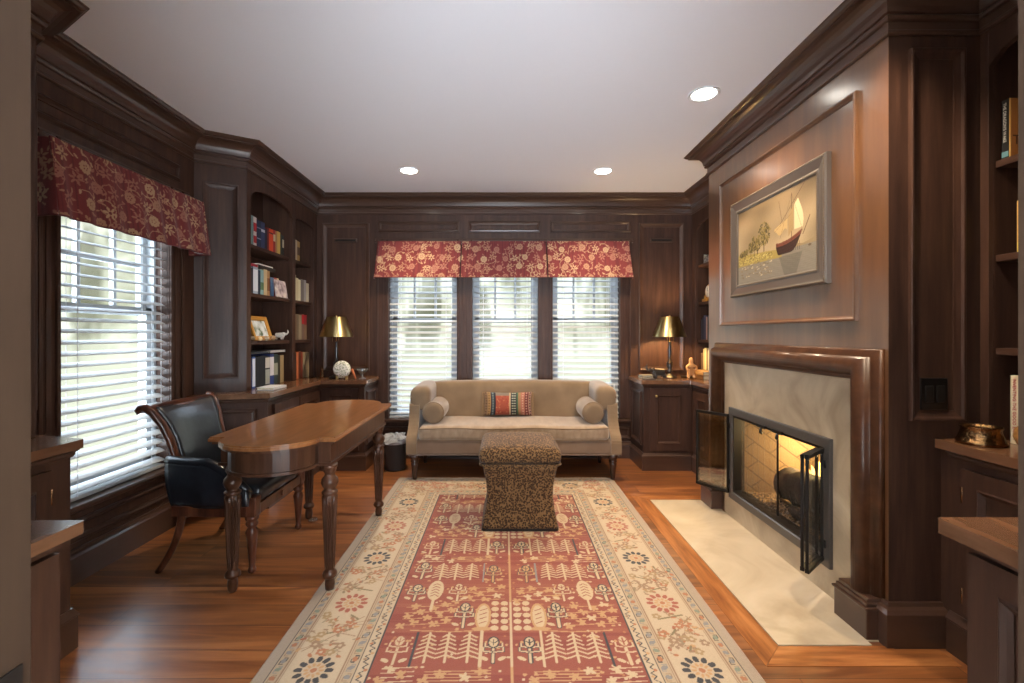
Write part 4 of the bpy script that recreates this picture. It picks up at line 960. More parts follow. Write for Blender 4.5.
MB().surf(backsurf(.05, .62, .010, -.018), 20, 18).build('backrest', LEATHER, t, solid=.03)
MB().surf(backsurf(.05, .66, -.022, -.018), 20, 18).build('outer_back', LEATHER, t, solid=.01)
b = MB()
def rail(a, q):
    p = [(-1.846, .838), (-1.857, .853), (-1.880, .866), (-1.910, .866), (-1.928, .848), (-1.916, .832), (-1.895, .836), (-1.872, .826)][q]
    y = -.272+.544*a; k = 1-(2*a-1)**2; return (p[0]+.008-.014*k, YC+y, p[1]+.002*k)
vs = [rail(i/20, q) for i in range(21) for q in range(8)]
b.add(vs, [(i*8+q, i*8+(q+1) % 8, (i+1)*8+(q+1) % 8, (i+1)*8+q) for i in range(20) for q in range(8)]+[tuple(range(8)), tuple(160+q for q in range(8))], 0, True); b.build('top_rail', WCH, t)
MB().prism([(-1.735, YC-.285), (-1.34, YC-.300), (-1.295, YC-.290), (-1.295, YC+.290), (-1.34, YC+.300), (-1.735, YC+.285)], 'z', .300, .352).build('seat_rail', WCH, t, bev=.006)
MB().tube([(-1.292, YC, .326), (-1.284, YC, .326)], .017, 14).build('medallion', WCH, t)
for yy in (-.268, .268): MB().rbox((-1.318, YC+yy, .348), (.028, .030, .052), .006, 6).build('front_post', WCH, t, weld=True)
MB().rbox((-1.49, YC, .392), (.195, .235, .048), .035, 10, fn=lambda p: (p.x, p.y, p.z+(.022*(1-(p.x/.195)**2)*(1-(p.y/.235)**2) if p.z > 0 else 0))).build('seat_cushion', LEATHER, t, weld=True)
for s in (-1, 1):
    b = MB()
    def fn(a, q, s=s):
        x = -1.755+.433*a; top = .578-.170*max(0, (a-.52)/.48)**1.15; ztop = top; z0 = .350
        y = YC+s*(.235+.035*min(1, a*2.2)+.012*math.sin(PI*a)); k = q
        bul = .016*math.sin(PI*k)
        return (x-.030*(1-a)*k*1.0, y+s*bul, z0+(ztop-z0)*k)
    b.surf(fn, 18, 10); sp = b.build('side_panel', LEATHER, t, solid=.04)
    b = MB(); path = []
    for i in range(15):
        a = i/14; x = -1.755+.433*a-.030*(1-a); top = .578-.170*max(0, (a-.52)/.48)**1.15; path.append((x, YC+s*(.235+.035*min(1, a*2.2)+.012*math.sin(PI*a)), top))
    b.tube(path, [.025]*12+[.026, .022, .014], 12); b.build('arm_roll', LEATHER, t)
fp = [(0, 0), (.012, 0), (.016, .008), (.017, .018), (.013, .028), (.012, .04), (.022, .19), (.026, .215), (.020, .232), (.016, .240), (.024, .250), (.026, .262), (.020, .272), (.028, .284), (.028, .300), (0, .300)]
for yy in (-.268, .268): MB().lathe([(r_*1.2, z_) for r_, z_ in fp], (-1.322, YC+yy, 0), 20).build('front_leg', WCH, t)
for yy in (-.262, .262):
    p = bez([(-1.690, YC+yy, .33), (-1.700, YC+yy, .20), (-1.745, YC+yy, .10), (-1.815, YC+yy*1.03, .0)], 10)
    MB().tube([q for q in p], [(.017, .026-.012*i/10) for i in range(11)], 10).build('rear_leg', WCH, t)

# ------------------------------------------------------------------ sofa
SX = .083
t = thing('sofa', (SX, 4.15, 0), 'taupe upholstered sofa under the three windows', 'sofa')
FR = noisy('taupe_rail', [(.3, S(116, 95, 78)), (.7, S(128, 106, 88))], 9, rough=.85, sheen=.4, spec=.2)
MB().rbox((SX, 4.155, .285), (.885, .30, .062), .022, 10).build('base', FR, t, weld=True)
MB().tube([(SX-.89, 3.853, .226), (SX+.89, 3.853, .226)], .006, 8).build('base_piping', FR, t)
MB().rbox((SX, 4.41, .58), (.80, .075, .225), .05, 12, fn=lambda p: (p.x, p.y+.06*(p.z/.225)*.4, p.z-.010*(p.x/.8)**2)).build('backrest', VELVET, t, weld=True)
MB().rbox((SX, 4.105, .405), (.812, .268, .060), .040, 14, fn=lambda p: (p.x, p.y, p.z+(.012*(1-(p.x/.812)**4)*(1-(p.y/.268)**2) if p.z > 0 else 0)+.004*math.sin(p.x*9))).build('seat_cushion', VELSEAT, t, weld=True)
MB().tube([(SX-.80+.1*i, 3.842, .449+.004*math.sin((-.8+.1*i)*9)) for i in range(17)], .006, 8).build('cushion_piping', VELVET, t)
MB().tube([(SX-.80+.1*i, 3.842, .352) for i in range(17)], .006, 8).build('cushion_piping', VELVET, t)
for s in (-1, 1):
    out, inn = SX+s*.912, SX+s*.822
    prof = [(3.848, .222), (3.845, .32), (3.849, .345), (3.862, .368)]+[(p.x, p.y) for p in bez([(3.875, .385, 0), (3.95, .44, 0), (3.99, .50, 0), (3.985, .64, 0)], 8)]+[(4.46, .64), (4.46, .222)]
    MB().prism(prof, 'x', out, inn, smooth=False).build('arm_panel', VELVET, t, bev=.018)
    def fn(p, s=s):
        k = max(0, -s*p.x/.095)    # inner side is thinner toward the bottom
        return (p.x-(s*-.05*(1-p.z/.12)*.5*k if p.z < .12 else 0)*0, p.y, p.z-.05*max(0, s*p.x/.095)**2*(.5 if p.z > 0 else 0)-.018*(1-(p.y+.235)/.47)*(1 if p.z > 0 else 0))
    MB().rbox((SX+s*.822, 4.222, .688), (.093, .235, .118), .055, 12, fn=fn).build('arm_roll', VELVET, t, weld=True)
lp = [(0, 0), (.015, 0), (.018, .02), (.029, .13), (.032, .148), (.024, .156), (.034, .162), (.036, .170), (.027, .178), (.038, .188), (.042, .204), (.042, .224), (0, .224)]
for x in (SX-.846, SX+.846):
    for y in (3.885, 4.42): MB().lathe([(r_, max(z_, .0108 if y < 4 else 0)) for r_, z_ in lp], (x, y, .0), 18).build('leg', WLEG, t)
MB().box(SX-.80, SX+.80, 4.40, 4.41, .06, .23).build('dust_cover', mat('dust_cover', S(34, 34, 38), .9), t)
def bolster(x, lab, tilt):
    o = thing('bolster_cushion', (x, 3.95, .473), lab, 'cushion', None); r_ = .094
    pr = [(0.0001, .0), (.05, -.004), (.080, .002), (.090, .012), (.094, .03), (.095, .19), (.094, .36), (.088, .378), (.06, .388), (.0001, .39)]
    c_ = MB().lathe(pr, (x, 3.93, .473+r_), 28, axis='y').build('cover', VELVET, o)
    for yy in (.012, .374):
        MB().tube([(x+.091*math.cos(a), 3.93+yy, .473+r_+.091*math.sin(a)) for a in [2*PI*i/24 for i in range(25)]], .005, 6).build('piping', VELVET, o)
bolster(-.612, 'taupe bolster cushion at the desk end of the sofa', 0); bolster(.772, 'taupe bolster cushion at the fireplace end of the sofa', 0)
# kilim lumbar pillow
def make_pillow():
    w, h = .46, .225; c = Cloth(w, h, .003, S(126, 96, 66)); r = random.Random(4)
    cols = [(0, .04, (150, 116, 82)), (.04, .065, (186, 142, 78)), (.065, .075, (44, 44, 58)), (.075, .10, (76, 92, 104)), (.10, .115, (44, 44, 60)), (.115, .245, (182, 76, 44)), (.245, .258, (204, 172, 128)), (.258, .315, (58, 60, 66)), (.315, .33, (76, 112, 80)), (.33, .355, (170, 128, 80)), (.355, .395, (188, 112, 88)), (.395, .43, (118, 48, 46)), (.43, .46, (170, 124, 104))]
    for a, b_, q in cols: c.rect(a, b_, 0, h, S(*q))
    for k in range(9):
        y = .012+k*.025
        for x, q in ((.287, (150, 170, 140)), (.275, (190, 190, 170)), (.30, (190, 190, 170)), (.0875, (130, 150, 150)), (.41, (200, 150, 130)), (.375, (220, 170, 140)), (.05, (120, 80, 40)), (.02, (90, 60, 44)), (.445, (60, 40, 50))): c.disc(x, y, .007, S(*q), .006)
    for k in range(40): c.disc(r.uniform(.12, .24), r.uniform(.02, .2), .008, S(*r.choice(((206, 110, 62), (160, 58, 40), (214, 140, 90)))), .004, r.uniform(0, 3))
    c.rect(.115, .245, .19, h, S(140, 124, 110)); c.a *= .72; c.a = c.a*.8+c.a.mean(-1, keepdims=True)*.2; c.speckle(.15, 4)
    t = thing('kilim_pillow', (.035, 4.24, .478), 'small striped kilim lumbar pillow with a red patch, mid sofa', 'pillow')
    ca, sa = math.cos(.32), math.sin(.32)
    def fn(sign):
        def f(X, Y):
            u, v = 2*X/w-1, 2*Y/h-1; b_ = .062*np.clip((1-u**2)*(1-v**2), 0, 1)**.42
            pin = 1-.07*(1-u**2)*0; x = (X-w/2)*(1-.05*(1-v**2)); z = Y*(1)+(-.008)*(1-u**2)*np.sign(v)*np.abs(v)
            y = sign*b_; return (.035+x, 4.262+y*ca+z*sa, .486+z*ca-y*sa*.6)
        return f
    c.mesh('front_cover', fn(-1), KILIM, t); c.a[:] = S(126, 96, 66); c.mesh('back_cover', fn(1), KILIM, t)
    f = MB(); q = random.Random(3)
    for k in range(26):
        for s in (-1, 1):
            z = .486+(h*(k+.5)/26)*ca; y = 4.262+(h*(k+.5)/26)*sa; f.tube([(.035+s*w*.5*.97, y, z), (.035+s*(w*.5+.016), y-.003, z-.005)], .0016, 4)
    f.build('fringe', mat('pillow_fringe', S(168, 140, 108), .9), t)
make_pillow()

# ------------------------------------------------------------------ leopard ottoman
t = thing('ottoman', (.102, 3.10, .0105), 'leopard-print cube ottoman with a flared waist, on the rug', 'ottoman')
def sq(hw, z, r_=.03, n=6):
    pts = []
    for cxq, cyq, a0 in ((1, 1, 0), (-1, 1, PI/2), (-1, -1, PI), (1, -1, 3*PI/2)):
        for k in range(n+1): a = a0+PI/2*k/n; pts.append((.102+cxq*(hw-r_)+r_*math.cos(a), 3.10+cyq*(hw-r_)+r_*math.sin(a), z))
    return pts
rings = []; Zs = [.026, .05, .09, .14, .19, .24, .29, .33, .37, .40, .425]
for z in Zs:
    u = (z-.026)/.40; hw = .246-.036*math.sin(PI*min(1, u*.92+.02))**1.0+.004*u; rings.append(sq(hw, z))
n = len(rings[0]); vs = [p for q in rings for p in q]
b = MB().add(vs, [(i*n+k, i*n+(k+1) % n, (i+1)*n+(k+1) % n, (i+1)*n+k) for i in range(len(rings)-1) for k in range(n)], 0, True); b.f += [list(range(n)), list(range((len(rings)-1)*n, len(rings)*n))]; b.m += [0, 0]; b.sm += [False, False]
b.build('body', LEO, t)
MB().prism([(p[0], p[1]) for p in sq(.245, 0)], 'z', .0105, .027).build('base', BLACK, t)
q = sq(.256, .428, .04); MB().tube(q+[q[0]], .006, 6).build('piping', LEO, t)
MB().rbox((.102, 3.10, .480), (.263, .263, .052), .05, 14, fn=lambda p: (p.x, p.y, p.z+(.020*(1-(p.x/.263)**2)*(1-(p.y/.263)**2) if p.z > 0 else 0))).build('cushion', LEO, t, weld=True)
# ------------------------------------------------------------------ fireplace
SXF = 1.546
BRK = mat('fire_brick', rough=.85); 
def brick():
    tt = BRK.node_tree; b = bsdf(BRK); tc = N(tt, 'ShaderNodeTexCoord'); mp = N(tt, 'ShaderNodeMapping'); mp.inputs['Rotation'].default_value = (0, 0, .785)
    sep = N(tt, 'ShaderNodeSeparateXYZ'); tt.links.new(tc.outputs['Object'], sep.inputs[0]); cb = N(tt, 'ShaderNodeCombineXYZ')
    ad = N(tt, 'ShaderNodeMath', operation='ADD'); tt.links.new(sep.outputs['X'], ad.inputs[0]); tt.links.new(sep.outputs['Y'], ad.inputs[1])
    tt.links.new(ad.outputs[0], cb.inputs[0]); tt.links.new(sep.outputs['Z'], cb.inputs[1]); tt.links.new(cb.outputs[0], mp.inputs[0])
    br = N(tt, 'ShaderNodeTexBrick'); br.inputs['Scale'].default_value = 1; br.inputs['Brick Width'].default_value = .2; br.inputs['Row Height'].default_value = .075; br.inputs['Mortar Size'].default_value = .004
    br.inputs['Color1'].default_value = (*S(118, 98, 74), 1); br.inputs['Color2'].default_value = (*S(110, 91, 68), 1); br.inputs['Mortar'].default_value = (*S(84, 69, 52), 1)
    tt.links.new(mp.outputs[0], br.inputs['Vector']); tt.links.new(br.outputs['Color'], b.inputs['Base Color'])
brick()
t = thing('fireplace', (CX, 2.62, 0), 'fireplace with stone surround, rounded wood mantel and open glass doors', 'fireplace')
g = MB(); prof = [(0, 0), (0, .020), (.008, .026), (.018, .024), (.024, .030)]+[(.062+.038*math.cos(a), .036+.040*math.sin(a)) for a in [PI-PI*k/10 for k in range(11)]]+[(.104, .030), (.114, .028), (.126, .020), (.132, .016), (.136, 0)]
g.sweep(prof, [(1.992, .168), (1.992, 1.052), (3.190, 1.052), (3.190, .168)], 1, smooth=True)
g.v = [(CX-.0005-h, p, q) for p, q, h in g.v]; g.build('mantel', wood('mantel_wood', S(62, 39, 26), S(74, 47, 31), S(88, 57, 38), (14, 14, 14), rough=.34, coat=.15), t)
for y0, y1 in ((1.850, 2.034), (3.236, 3.412)):
    b = MB().box(1.474, CX-.001, y0, y1, .001, .125); b.box(1.466, CX-.001, y0-.006, y1+.006, .125, .136).box(1.478, CX-.001, y0+.004, y1-.004, .136, .152).box(1.486, CX-.001, y0+.010, y1-.010, .152, .168)
    b.build('plinth_block', WH, t, bev=.004)
b = MB()
for y0, y1, z0, z1 in ((1.993, FY0, .001, 1.051), (FY1, 3.189, .001, 1.051), (FY0, FY1, .001, FZ0), (FY0, FY1, FZ1, 1.051)): b.box(SXF, CX-.0008, y0, y1, z0, z1)
b.build('stone_surround', STONE, t)
FB = 2.02; e_ = .002
b = MB().box(FB, FB+.02, FY0+.10, FY1-.10, FZ0, FZ1+.0).box(CX+e_, FB+.02, FY0+e_, FY1-e_, FZ0+e_, FZ0+.012).box(CX+e_, FB+.02, FY0+e_, FY1-e_, FZ1-.014, FZ1-e_)
for ya, yb, s in ((FY0+e_, FY0+.10, 1), (FY1-e_, FY1-.10, -1)):
    b.prism([(CX+e_, ya), (FB, yb), (FB, yb-s*.06), (CX+.04, ya)], 'z', FZ0+e_, FZ1-e_)
b.build('firebox', BRK, t)
fr = MB().frame((SXF, 3.10, .142), (0, -1, 0), (0, 0, 1), .962, .613, [(0, 0), (0, .016), (.004, .018), (.044, .018), (.050, .012), (.050, 0)], n=(-1, 0, 0)).build('metal_frame', IRON, t)
MB().frame((SXF, 3.052, .19), (0, -1, 0), (0, 0, 1), .866, .517, [(0, -.06), (0, .012), (.014, .012), (.014, -.06)], n=(-1, 0, 0)).build('inner_frame', BLACKM, t)
for y0, y1 in ((2.624, 3.038), (2.20, 2.616)):
    def fn(a, b_, y0=y0, y1=y1): return (1.578+.008*math.sin(a*40), y0+(y1-y0)*a, .204+.49*b_)
    MB().surf(fn, 60, 2).build('mesh_curtain', MESHC if y0 > 2.5 else MESHR, t)
MB().box(1.572, 1.580, 2.616, 2.624, .204, .694).build('curtain_edge', BLACKM, t)
for yc in (2.70, 2.54):
    b = MB().box(1.520, 1.548, yc-.045, yc+.045, .694, .712); b.tube([(1.526, yc, .694), (1.520, yc, .668), (1.530, yc, .66)], .008, 8); b.build('damper_pull', BLACKM, t)
def leaf(p0, p1, z0, z1, label):
    p0, p1 = Vector((*p0, 0)), Vector((*p1, 0)); ex = (p1-p0).normalized(); w = (p1-p0).length; n = Vector((ex.y, -ex.x, 0))
    def ob(mb, a0, a1, zz0, zz1, th): c = p0+ex*(a0+a1)/2+Vector((0, 0, (zz0+zz1)/2)); mb.obox(c, ex, (0, 0, 1), n, (a1-a0)/2, (zz1-zz0)/2, th)
    m_ = MB(); ob(m_, 0, .009, z0, z1, .006); ob(m_, w-.009, w, z0, z1, .006); ob(m_, 0, w, z0, z0+.018, .008); ob(m_, 0, w, z1-.018, z1, .008)
    d = m_.build('glass_door', BLACKM, t); d['label'] = label
    m_ = MB(); ob(m_, .008, w-.008, z0+.016, z1-.02, .002); m_.build('pane', FGLASS, d)
    return d
leaf((1.522, 3.088), (1.392, 3.290), .172, .706, 'folded-out dark glass leaf at the lamp side'); leaf((1.410, 3.306), (1.536, 3.110), .176, .702, 'second dark glass leaf at the lamp side')
leaf((1.522, 2.176), (1.362, 2.046), .172, .706, 'glass leaf folded out toward the doorway'); leaf((1.350, 2.062), (1.508, 2.192), .176, .702, 'second glass leaf folded out toward the doorway')
for y, z in ((3.082, .25), (3.082, .63), (2.168, .25), (2.168, .63)): MB().tube([(1.532, y, z-.018), (1.532, y, z+.018)], .010, 10).build('hinge', BLACKM, t)
o = MB().prism([(1.098, 1.822), (1.473, 1.822), (1.473, 1.846), (1.545, 1.846), (1.545, 3.414), (1.098, 3.414)], 'z', .0005, .006).build('hearth', HEARTH, origin=(1.3, 2.6, .0005)); tag(o, 'pale limestone hearth slab set flush in the floor', 'hearth')
# floorboards framing the hearth and running round it
BORD = wood('border_boards', S(110, 64, 34), S(156, 98, 54), S(186, 126, 76), (24, 2.4, 24), rough=.3, coat=.35)
b = MB(); b.prism([(.985, 1.71), (1.097, 1.82), (1.097, 3.415), (.985, 3.52)], 'z', .0004, .0022); struct(b.build('trim_hearth', BORD))
BORX = wood('border_boards_across', S(110, 64, 34), S(156, 98, 54), S(186, 126, 76), (2.4, 24, 24), rough=.3, coat=.35)
b = MB(); b.prism([(.988, 1.709), (1.72, 1.709), (1.72, 1.800), (1.555, 1.800), (1.52, 1.820), (1.098, 1.820)], 'z', .0004, .0022); struct(b.build('trim_hearth_front', BORX))
b = MB(); b.prism([(.988, 3.521), (1.72, 3.521), (1.72, 3.46), (1.54, 3.46), (1.54, 3.416), (1.098, 3.416)], 'z', .0004, .0022); struct(b.build('trim_hearth_back', BORX))
# grate, logs, embers, flames
t = thing('fire_grate', (1.80, 2.62, FZ0+.012), 'black iron grate holding the log in the firebox', 'grate')
for y in (2.40, 2.52, 2.64, 2.76):
    MB().tube([(1.66, y, .345), (1.68, y, .262), (1.74, y, .245), (1.90, y, .245), (1.93, y, .29)], .009, 8).build('bar', BLACKM, t)
for x in (1.70, 1.88): MB().tube([(x, 2.34, .237), (x, 2.82, .237)], .009, 8).build('cross_rail', BLACKM, t)
for x, y in ((1.70, 2.37), (1.70, 2.79), (1.88, 2.37), (1.88, 2.79)): MB().tube([(x, y, FZ0+.0125), (x, y, .237)], .008, 8).build('foot', BLACKM, t)
LOGM = noisy('charred_bark', [(.35, S(20, 17, 15)), (.55, S(48, 38, 30)), (.7, S(84, 66, 48))], 14, rough=.9, bump=.8)
def log(p0, p1, r0, label, seed):
    q = random.Random(seed); p0, p1 = Vector(p0), Vector(p1); L_ = (p1-p0).length; n = 14
    path = [p0.lerp(p1, i/n)+Vector((q.uniform(-.006, .006), 0, q.uniform(-.006, .006))) for i in range(n+1)]
    b = MB(); b.tube(path, [r0*q.uniform(.86, 1.12) for _ in path], 16); b.v = [(x+q.uniform(-.004, .004), y, z+q.uniform(-.005, .005)) for x, y, z in b.v]
    o = b.build('firewood_log', LOGM, origin=(p0+p1)/2); return tag(o, label, 'log', None)
log((1.76, 2.34, .352), (1.75, 2.78, .340), .095, 'thick charred log on the fire grate', 1)
log((1.905, 2.34, .325), (1.910, 2.55, .320), .038, 'thinner charred log behind the thick one', 2)
log((1.630, 2.36, .252), (1.632, 2.58, .250), .024, 'small split log in front of the grate', 3)
b = MB(); q = random.Random(9)
def fn(a, c_): return (1.60+.40*c_, 2.24+.76*a, FZ0+.014+.022*math.sin(PI*a)*math.sin(PI*c_)+q.uniform(0, .012)*(1 if 0 < a < 1 and 0 < c_ < 1 else 0))
b.surf(fn, 60, 30, smooth=False); o = b.build('ember_bed', noisy('ash_embers', [(.35, S(40, 34, 28)), (.5, S(96, 78, 58)), (.62, S(150, 122, 88)), (.75, S(60, 50, 40))], 60, rough=.95), origin=(1.8, 2.62, FZ0+.013)); o['kind'] = 'stuff'; o['label'] = 'bed of grey ash and embers on the firebox floor'; o['category'] = 'embers'
FLM = mat('flame', (1, .5, .1), emit=(1, .56, .16), es=4)
b = MB(); q = random.Random(12)
for k in range(9):
    y = 2.58+k*.042; h = q.uniform(.10, .22); x = 1.93+q.uniform(-.02, .02)
    b.tube([(x, y, .30), (x-.006, y+.008, .30+h*.35), (x+.004, y-.006, .30+h*.7), (x, y+.006, .30+h)], [.014, .020, .012, .001], 8)
o = b.build('flames', FLM, origin=(1.93, 2.75, .30)); tag(o, 'row of low yellow flames behind the charred log', 'flames')
d = bpy.data.lights.new('fire_glow', 'POINT'); d.energy = FIRE_W; d.color = (1, .70, .30); d.shadow_soft_size = .06
o2 = bpy.data.objects.new('fire_glow', d); COL.objects.link(o2); o2.parent = o; o2.location = (-.02, .0, .26)

# ------------------------------------------------------------------ the ship painting
def make_painting():
    w, h = .747, .463; c = Cloth(w, h, .0025, S(196, 168, 122)); r = random.Random(6); g = np.random.default_rng(4)
    u, v = c.X/w, c.Y/h
    k = np.clip((v-.36)/.64, 0, 1)[..., None]
    sky = np.array(S(160, 141, 110))*(1-k)+np.array(S(116, 97, 72))*k
    cl = 1.4*(np.sin(u*7+v*5+2*np.sin(v*6))+np.sin(u*13-v*9+1.3)*.6+np.sin(u*3+v*17)*.4)[..., None]
    c.a[:] = sky*(1+.13*cl)
    wt = v < .30
    wv = (np.sin(v*260+6*np.sin(u*9))*.5+np.sin(u*60+v*90)*.3)[..., None]
    water = np.array(S(126, 119, 106))*(1+.09*wv); c.a[wt] = water[wt]
    bank = (v < .40-.12*u) & (v > .24-.02*u) & (u < .62); c.a[bank] = S(150, 132, 72)
    b2 = (v < .34+.02*np.sin(u*20)) & (v > .295) & (u > .75); c.a[b2] = S(140, 122, 92)
    for i in range(260): x = r.uniform(0, .5)*w; y = (.26+.12*r.random()*(1-x/w))*h; c.disc(x, y, r.uniform(.003, .009), S(*r.choice(((166, 148, 84), (128, 112, 62), (182, 166, 104), (108, 94, 56)))), .003)
    for i in range(90): x = r.uniform(.05, .5)*w; y = r.uniform(.06, .25)*h; c.disc(x, y, r.uniform(.004, .016), S(*r.choice(((112, 98, 78), (132, 116, 92), (180, 164, 138)))), .003)
    def tree(x, y, ht, wd, n, cols):
        c.line(x*w, y*h, x*w, (y+ht*.6)*h, .006, S(70, 54, 34))
        for i in range(n):
            a = r.uniform(0, 6.28); d = math.sqrt(r.random()); px = x+wd*d*math.cos(a); py = y+ht*.62+ht*.40*d*math.sin(a); c.disc(px*w, py*h, r.uniform(.004, .012), S(*r.choice(cols)), .005, r.uniform(0, 3))
    gr = ((88, 78, 44), (108, 94, 54), (70, 62, 38), (126, 110, 64))
    tree(.39, .36, .36, .085, 150, gr)
    for x, ht in ((.20, .18), (.25, .24), (.30, .20), (.12, .10), (.06, .09)): tree(x, .35, ht, .035, 50, gr)
    X = lambda q: q*w
    Y = lambda q: q*h
    tt = (u-.55)/.30; htop = .385+.02*(1-tt)**2+.10*tt**2; hbot = .255+.21*np.clip((tt-.55)/.45, 0, 1)**2+.09*np.clip((.12-tt)/.12, 0, 1)**2
    hull = (tt > 0) & (tt < 1) & (v < htop) & (v > hbot); c.a[hull] = S(60, 42, 36)
    stripe = hull & (v > htop-.045); c.a[stripe] = S(112, 66, 52); plank = hull & (np.sin((v-htop)*180) > .7); c.a[plank] *= .72
    for i in range(12): c.line(X(.60+.02*i), Y(.26), X(.605+.02*i), Y(.36), .002, S(56, 38, 32))
    c.line(X(.735), Y(.38), X(.735), Y(.93), .006, S(84, 60, 40)); c.line(X(.60), Y(.62), X(.88), Y(.99), .0045, S(92, 68, 46)); c.line(X(.585), Y(.90), X(.63), Y(.60), .004, S(92, 68, 46))
    sail = (u > .74) & (u < .82-.0*(v)) & (v > .46) & (v < .46+.5*(u-.58)/.24) ; 
    for a, b_ in ((.0, 1),):
        s1 = (v > .44+.06*np.sin((u-.7)*30)) & (v < .60+1.3*(u-.62)) & (u > .70) & (u < .755); c.a[s1] = S(150, 126, 88)
        s2 = (v > .50) & (v < .60+1.3*(u-.62)) & (u > .765) & (u < .825-.04*np.sin(v*8)); c.a[s2] = S(206, 186, 146)
        s3 = (v > .52+.03*np.sin(u*50)) & (v < .57+.5*(u-.5)) & (u > .53) & (u < .69); c.a[s3] = S(172, 146, 102)
    c.line(X(.86), Y(.42), X(.93), Y(.60), .005, S(84, 60, 40))
    for q in ((.735, .93, .60, .45), (.735, .93, .86, .45), (.735, .7, .53, .55)): c.line(X(q[0]), Y(q[1]), X(q[2]), Y(q[3]), .0018, S(96, 74, 50))
    ref = (v < .23) & (np.abs(u-.72) < .11*(v+.25)/.4) ; c.a[ref] = c.a[ref]*.72
    c.disc(X(.93), Y(.28), .012, S(96, 78, 58), .006)
    c.a *= .86; c.a *= 1+.10*(g.random((c.ny, c.nx, 1))-.5)
    t = thing('painting', (CX, 2.615, 1.49), 'framed oil painting of a sailing boat above the mantel', 'painting')
    yR = 3.07; q_ = .623
    c.mesh('canvas', lambda X_, Y_: (1.541+0*X_, yR-.0815-X_, 1.492+.0815+Y_), PAINT, t, thick=.004, smooth=False)
    pr = [(0, 0), (0, .022), (.006, .028), (.014, .030), (.022, .027), (.058, .018), (.066, .021), (.074, .021), (.082, .014), (.082, .0)]
    MB().frame((CX-.0005, yR, 1.492), (0, -1, 0), (0, 0, 1), .910, .626, pr, n=(-1, 0, 0)).build('frame', mat('pewter_frame', S(112, 104, 98), .3, metal=.6), t)
    for inset, hgt, st, rr in ((.010, .030, .0125, .0048), (.070, .022, .009, .0036)):
        b = MB(); W_f, H_f = .910-2*inset, .626-2*inset; per = [(i*st, 0) for i in range(int(W_f/st)+1)]+[(i*st, H_f) for i in range(int(W_f/st)+1)]+[(0, i*st) for i in range(1, int(H_f/st))]+[(W_f, i*st) for i in range(1, int(H_f/st))]
        for a, z in per:
            p = Vector((CX-hgt, yR-inset-a, 1.492+inset+z)); o6 = [p+Vector(d)*rr for d in ((1, 0, 0), (-1, 0, 0), (0, 1, 0), (0, -1, 0), (0, 0, 1), (0, 0, -1))]
            b.add(o6, [(0, 2, 4), (2, 1, 4), (1, 3, 4), (3, 0, 4), (2, 0, 5), (1, 2, 5), (3, 1, 5), (0, 3, 5)], 0, True)
        b.build('beading', mat('bead_pewter', S(120, 104, 84), .35, metal=.6), t)
make_painting()

# ------------------------------------------------------------------ lamps
def lamp(x, y, label, lit):
    z = CT1+.0005; t = thing('table_lamp', (x, y, z), label, 'lamp')
    MB().lathe([(0, 0), (.070, 0), (.072, .008), (.062, .018), (.040, .026), (.022, .040), (.018, .052), (.030, .060), (.030, .068), (.018, .076), (.024, .100), (.028, .120), (.024, .135), (.030, .142), (.030, .150), (.014, .158), (.012, .20), (.016, .26), (.011, .33), (.016, .345), (.008, .352), (0, .352)], (x, y, z), 24).build('base', mat('lamp_black', S(30, 27, 26), .3, coat=.4), t)
    MB().tube([(x, y, z+.35), (x, y, z+.585)], .004, 8).build('stem', BRASS, t)
    sh = MB().lathe([(.155, .395), (.153, .395), (.086, .585), (.088, .585), (.155, .395)], (x, y, z), 48, cap=False); s_ = sh.build('lamp_shade', BRS, t)
    b = MB()
    for k in range(3): a = k*2.094; b.tube([(x, y, z+.578), (x+.085*math.cos(a), y+.085*math.sin(a), z+.578)], .002, 6)
    b.build('spider', BRASS, s_)
    MB().lathe([(0, .584), (.008, .585), (.010, .591), (.006, .598), (0, .602)], (x, y, z), 12).build('finial', BRASS, t)
    MB().lathe([(.014, .40), (.016, .42), (.016, .44), (0, .44)], (x, y, z), 12).build('socket', BRASS, t)
    bl = MB().lathe([(0, .438), (.014, .445), (.028, .475), (.030, .495), (.018, .52), (0, .526)], (x, y, z), 16).build('bulb', mat('bulb_lit', (1, .9, .7), emit=(1, .66, .32), es=330) if lit else mat('bulb_off', (.9, .88, .84), .2), t)
    for dx in (-.03, .03): MB().tube([(x+dx, y-.02, z+.41), (x+dx, y-.02, z+.352)], .0012, 5).build('pull_chain', BRASS, t)
lamp(-1.606, 4.36, 'unlit brass-shaded table lamp on the corner cabinet behind the desk', False)
lamp(1.587, 4.36, 'lit brass-shaded table lamp by the chimney side of the sofa', True)

# ------------------------------------------------------------------ small things
zc = CT1+.001
t = thing('waste_basket', (-1.01, 4.22, 0), 'round black waste basket with bag beside the sofa', 'bin')
MB().lathe([(0, .001), (.092, .001), (.096, .012), (.110, .250), (.113, .256), (.108, .252), (.094, .02), (0, .016)], (-1.01, 4.22, 0), 28).build('bucket', DARKF, t)
bg_ = noisy('white_bag', [(.3, S(140, 140, 140)), (.7, S(180, 180, 178))], 20, rough=.5)
q = random.Random(8); b = MB()
ra = [[1+.28*math.sin(3*a+ph)+q.uniform(-.12, .12) for a in [2*PI*i/30 for i in range(30)]] for ph in range(8)]
def fnb(a, c_):
    i = int(round(a*30)) % 30; k = int(round(c_*7)); R = (.104, .116, .125, .112, .10, .075, .045, .004)[k]; zz = (.236, .252, .262, .285, .302, .315, .322, .318)[k]
    return (-1.01+(R*ra[k][i] if k > 2 else R)*math.cos(a*2*PI)+.012*(k > 3), 4.22+(R*ra[k][i] if k > 2 else R)*math.sin(a*2*PI), zz+(.012*math.sin(5*a*2*PI+k) if k > 1 else 0))
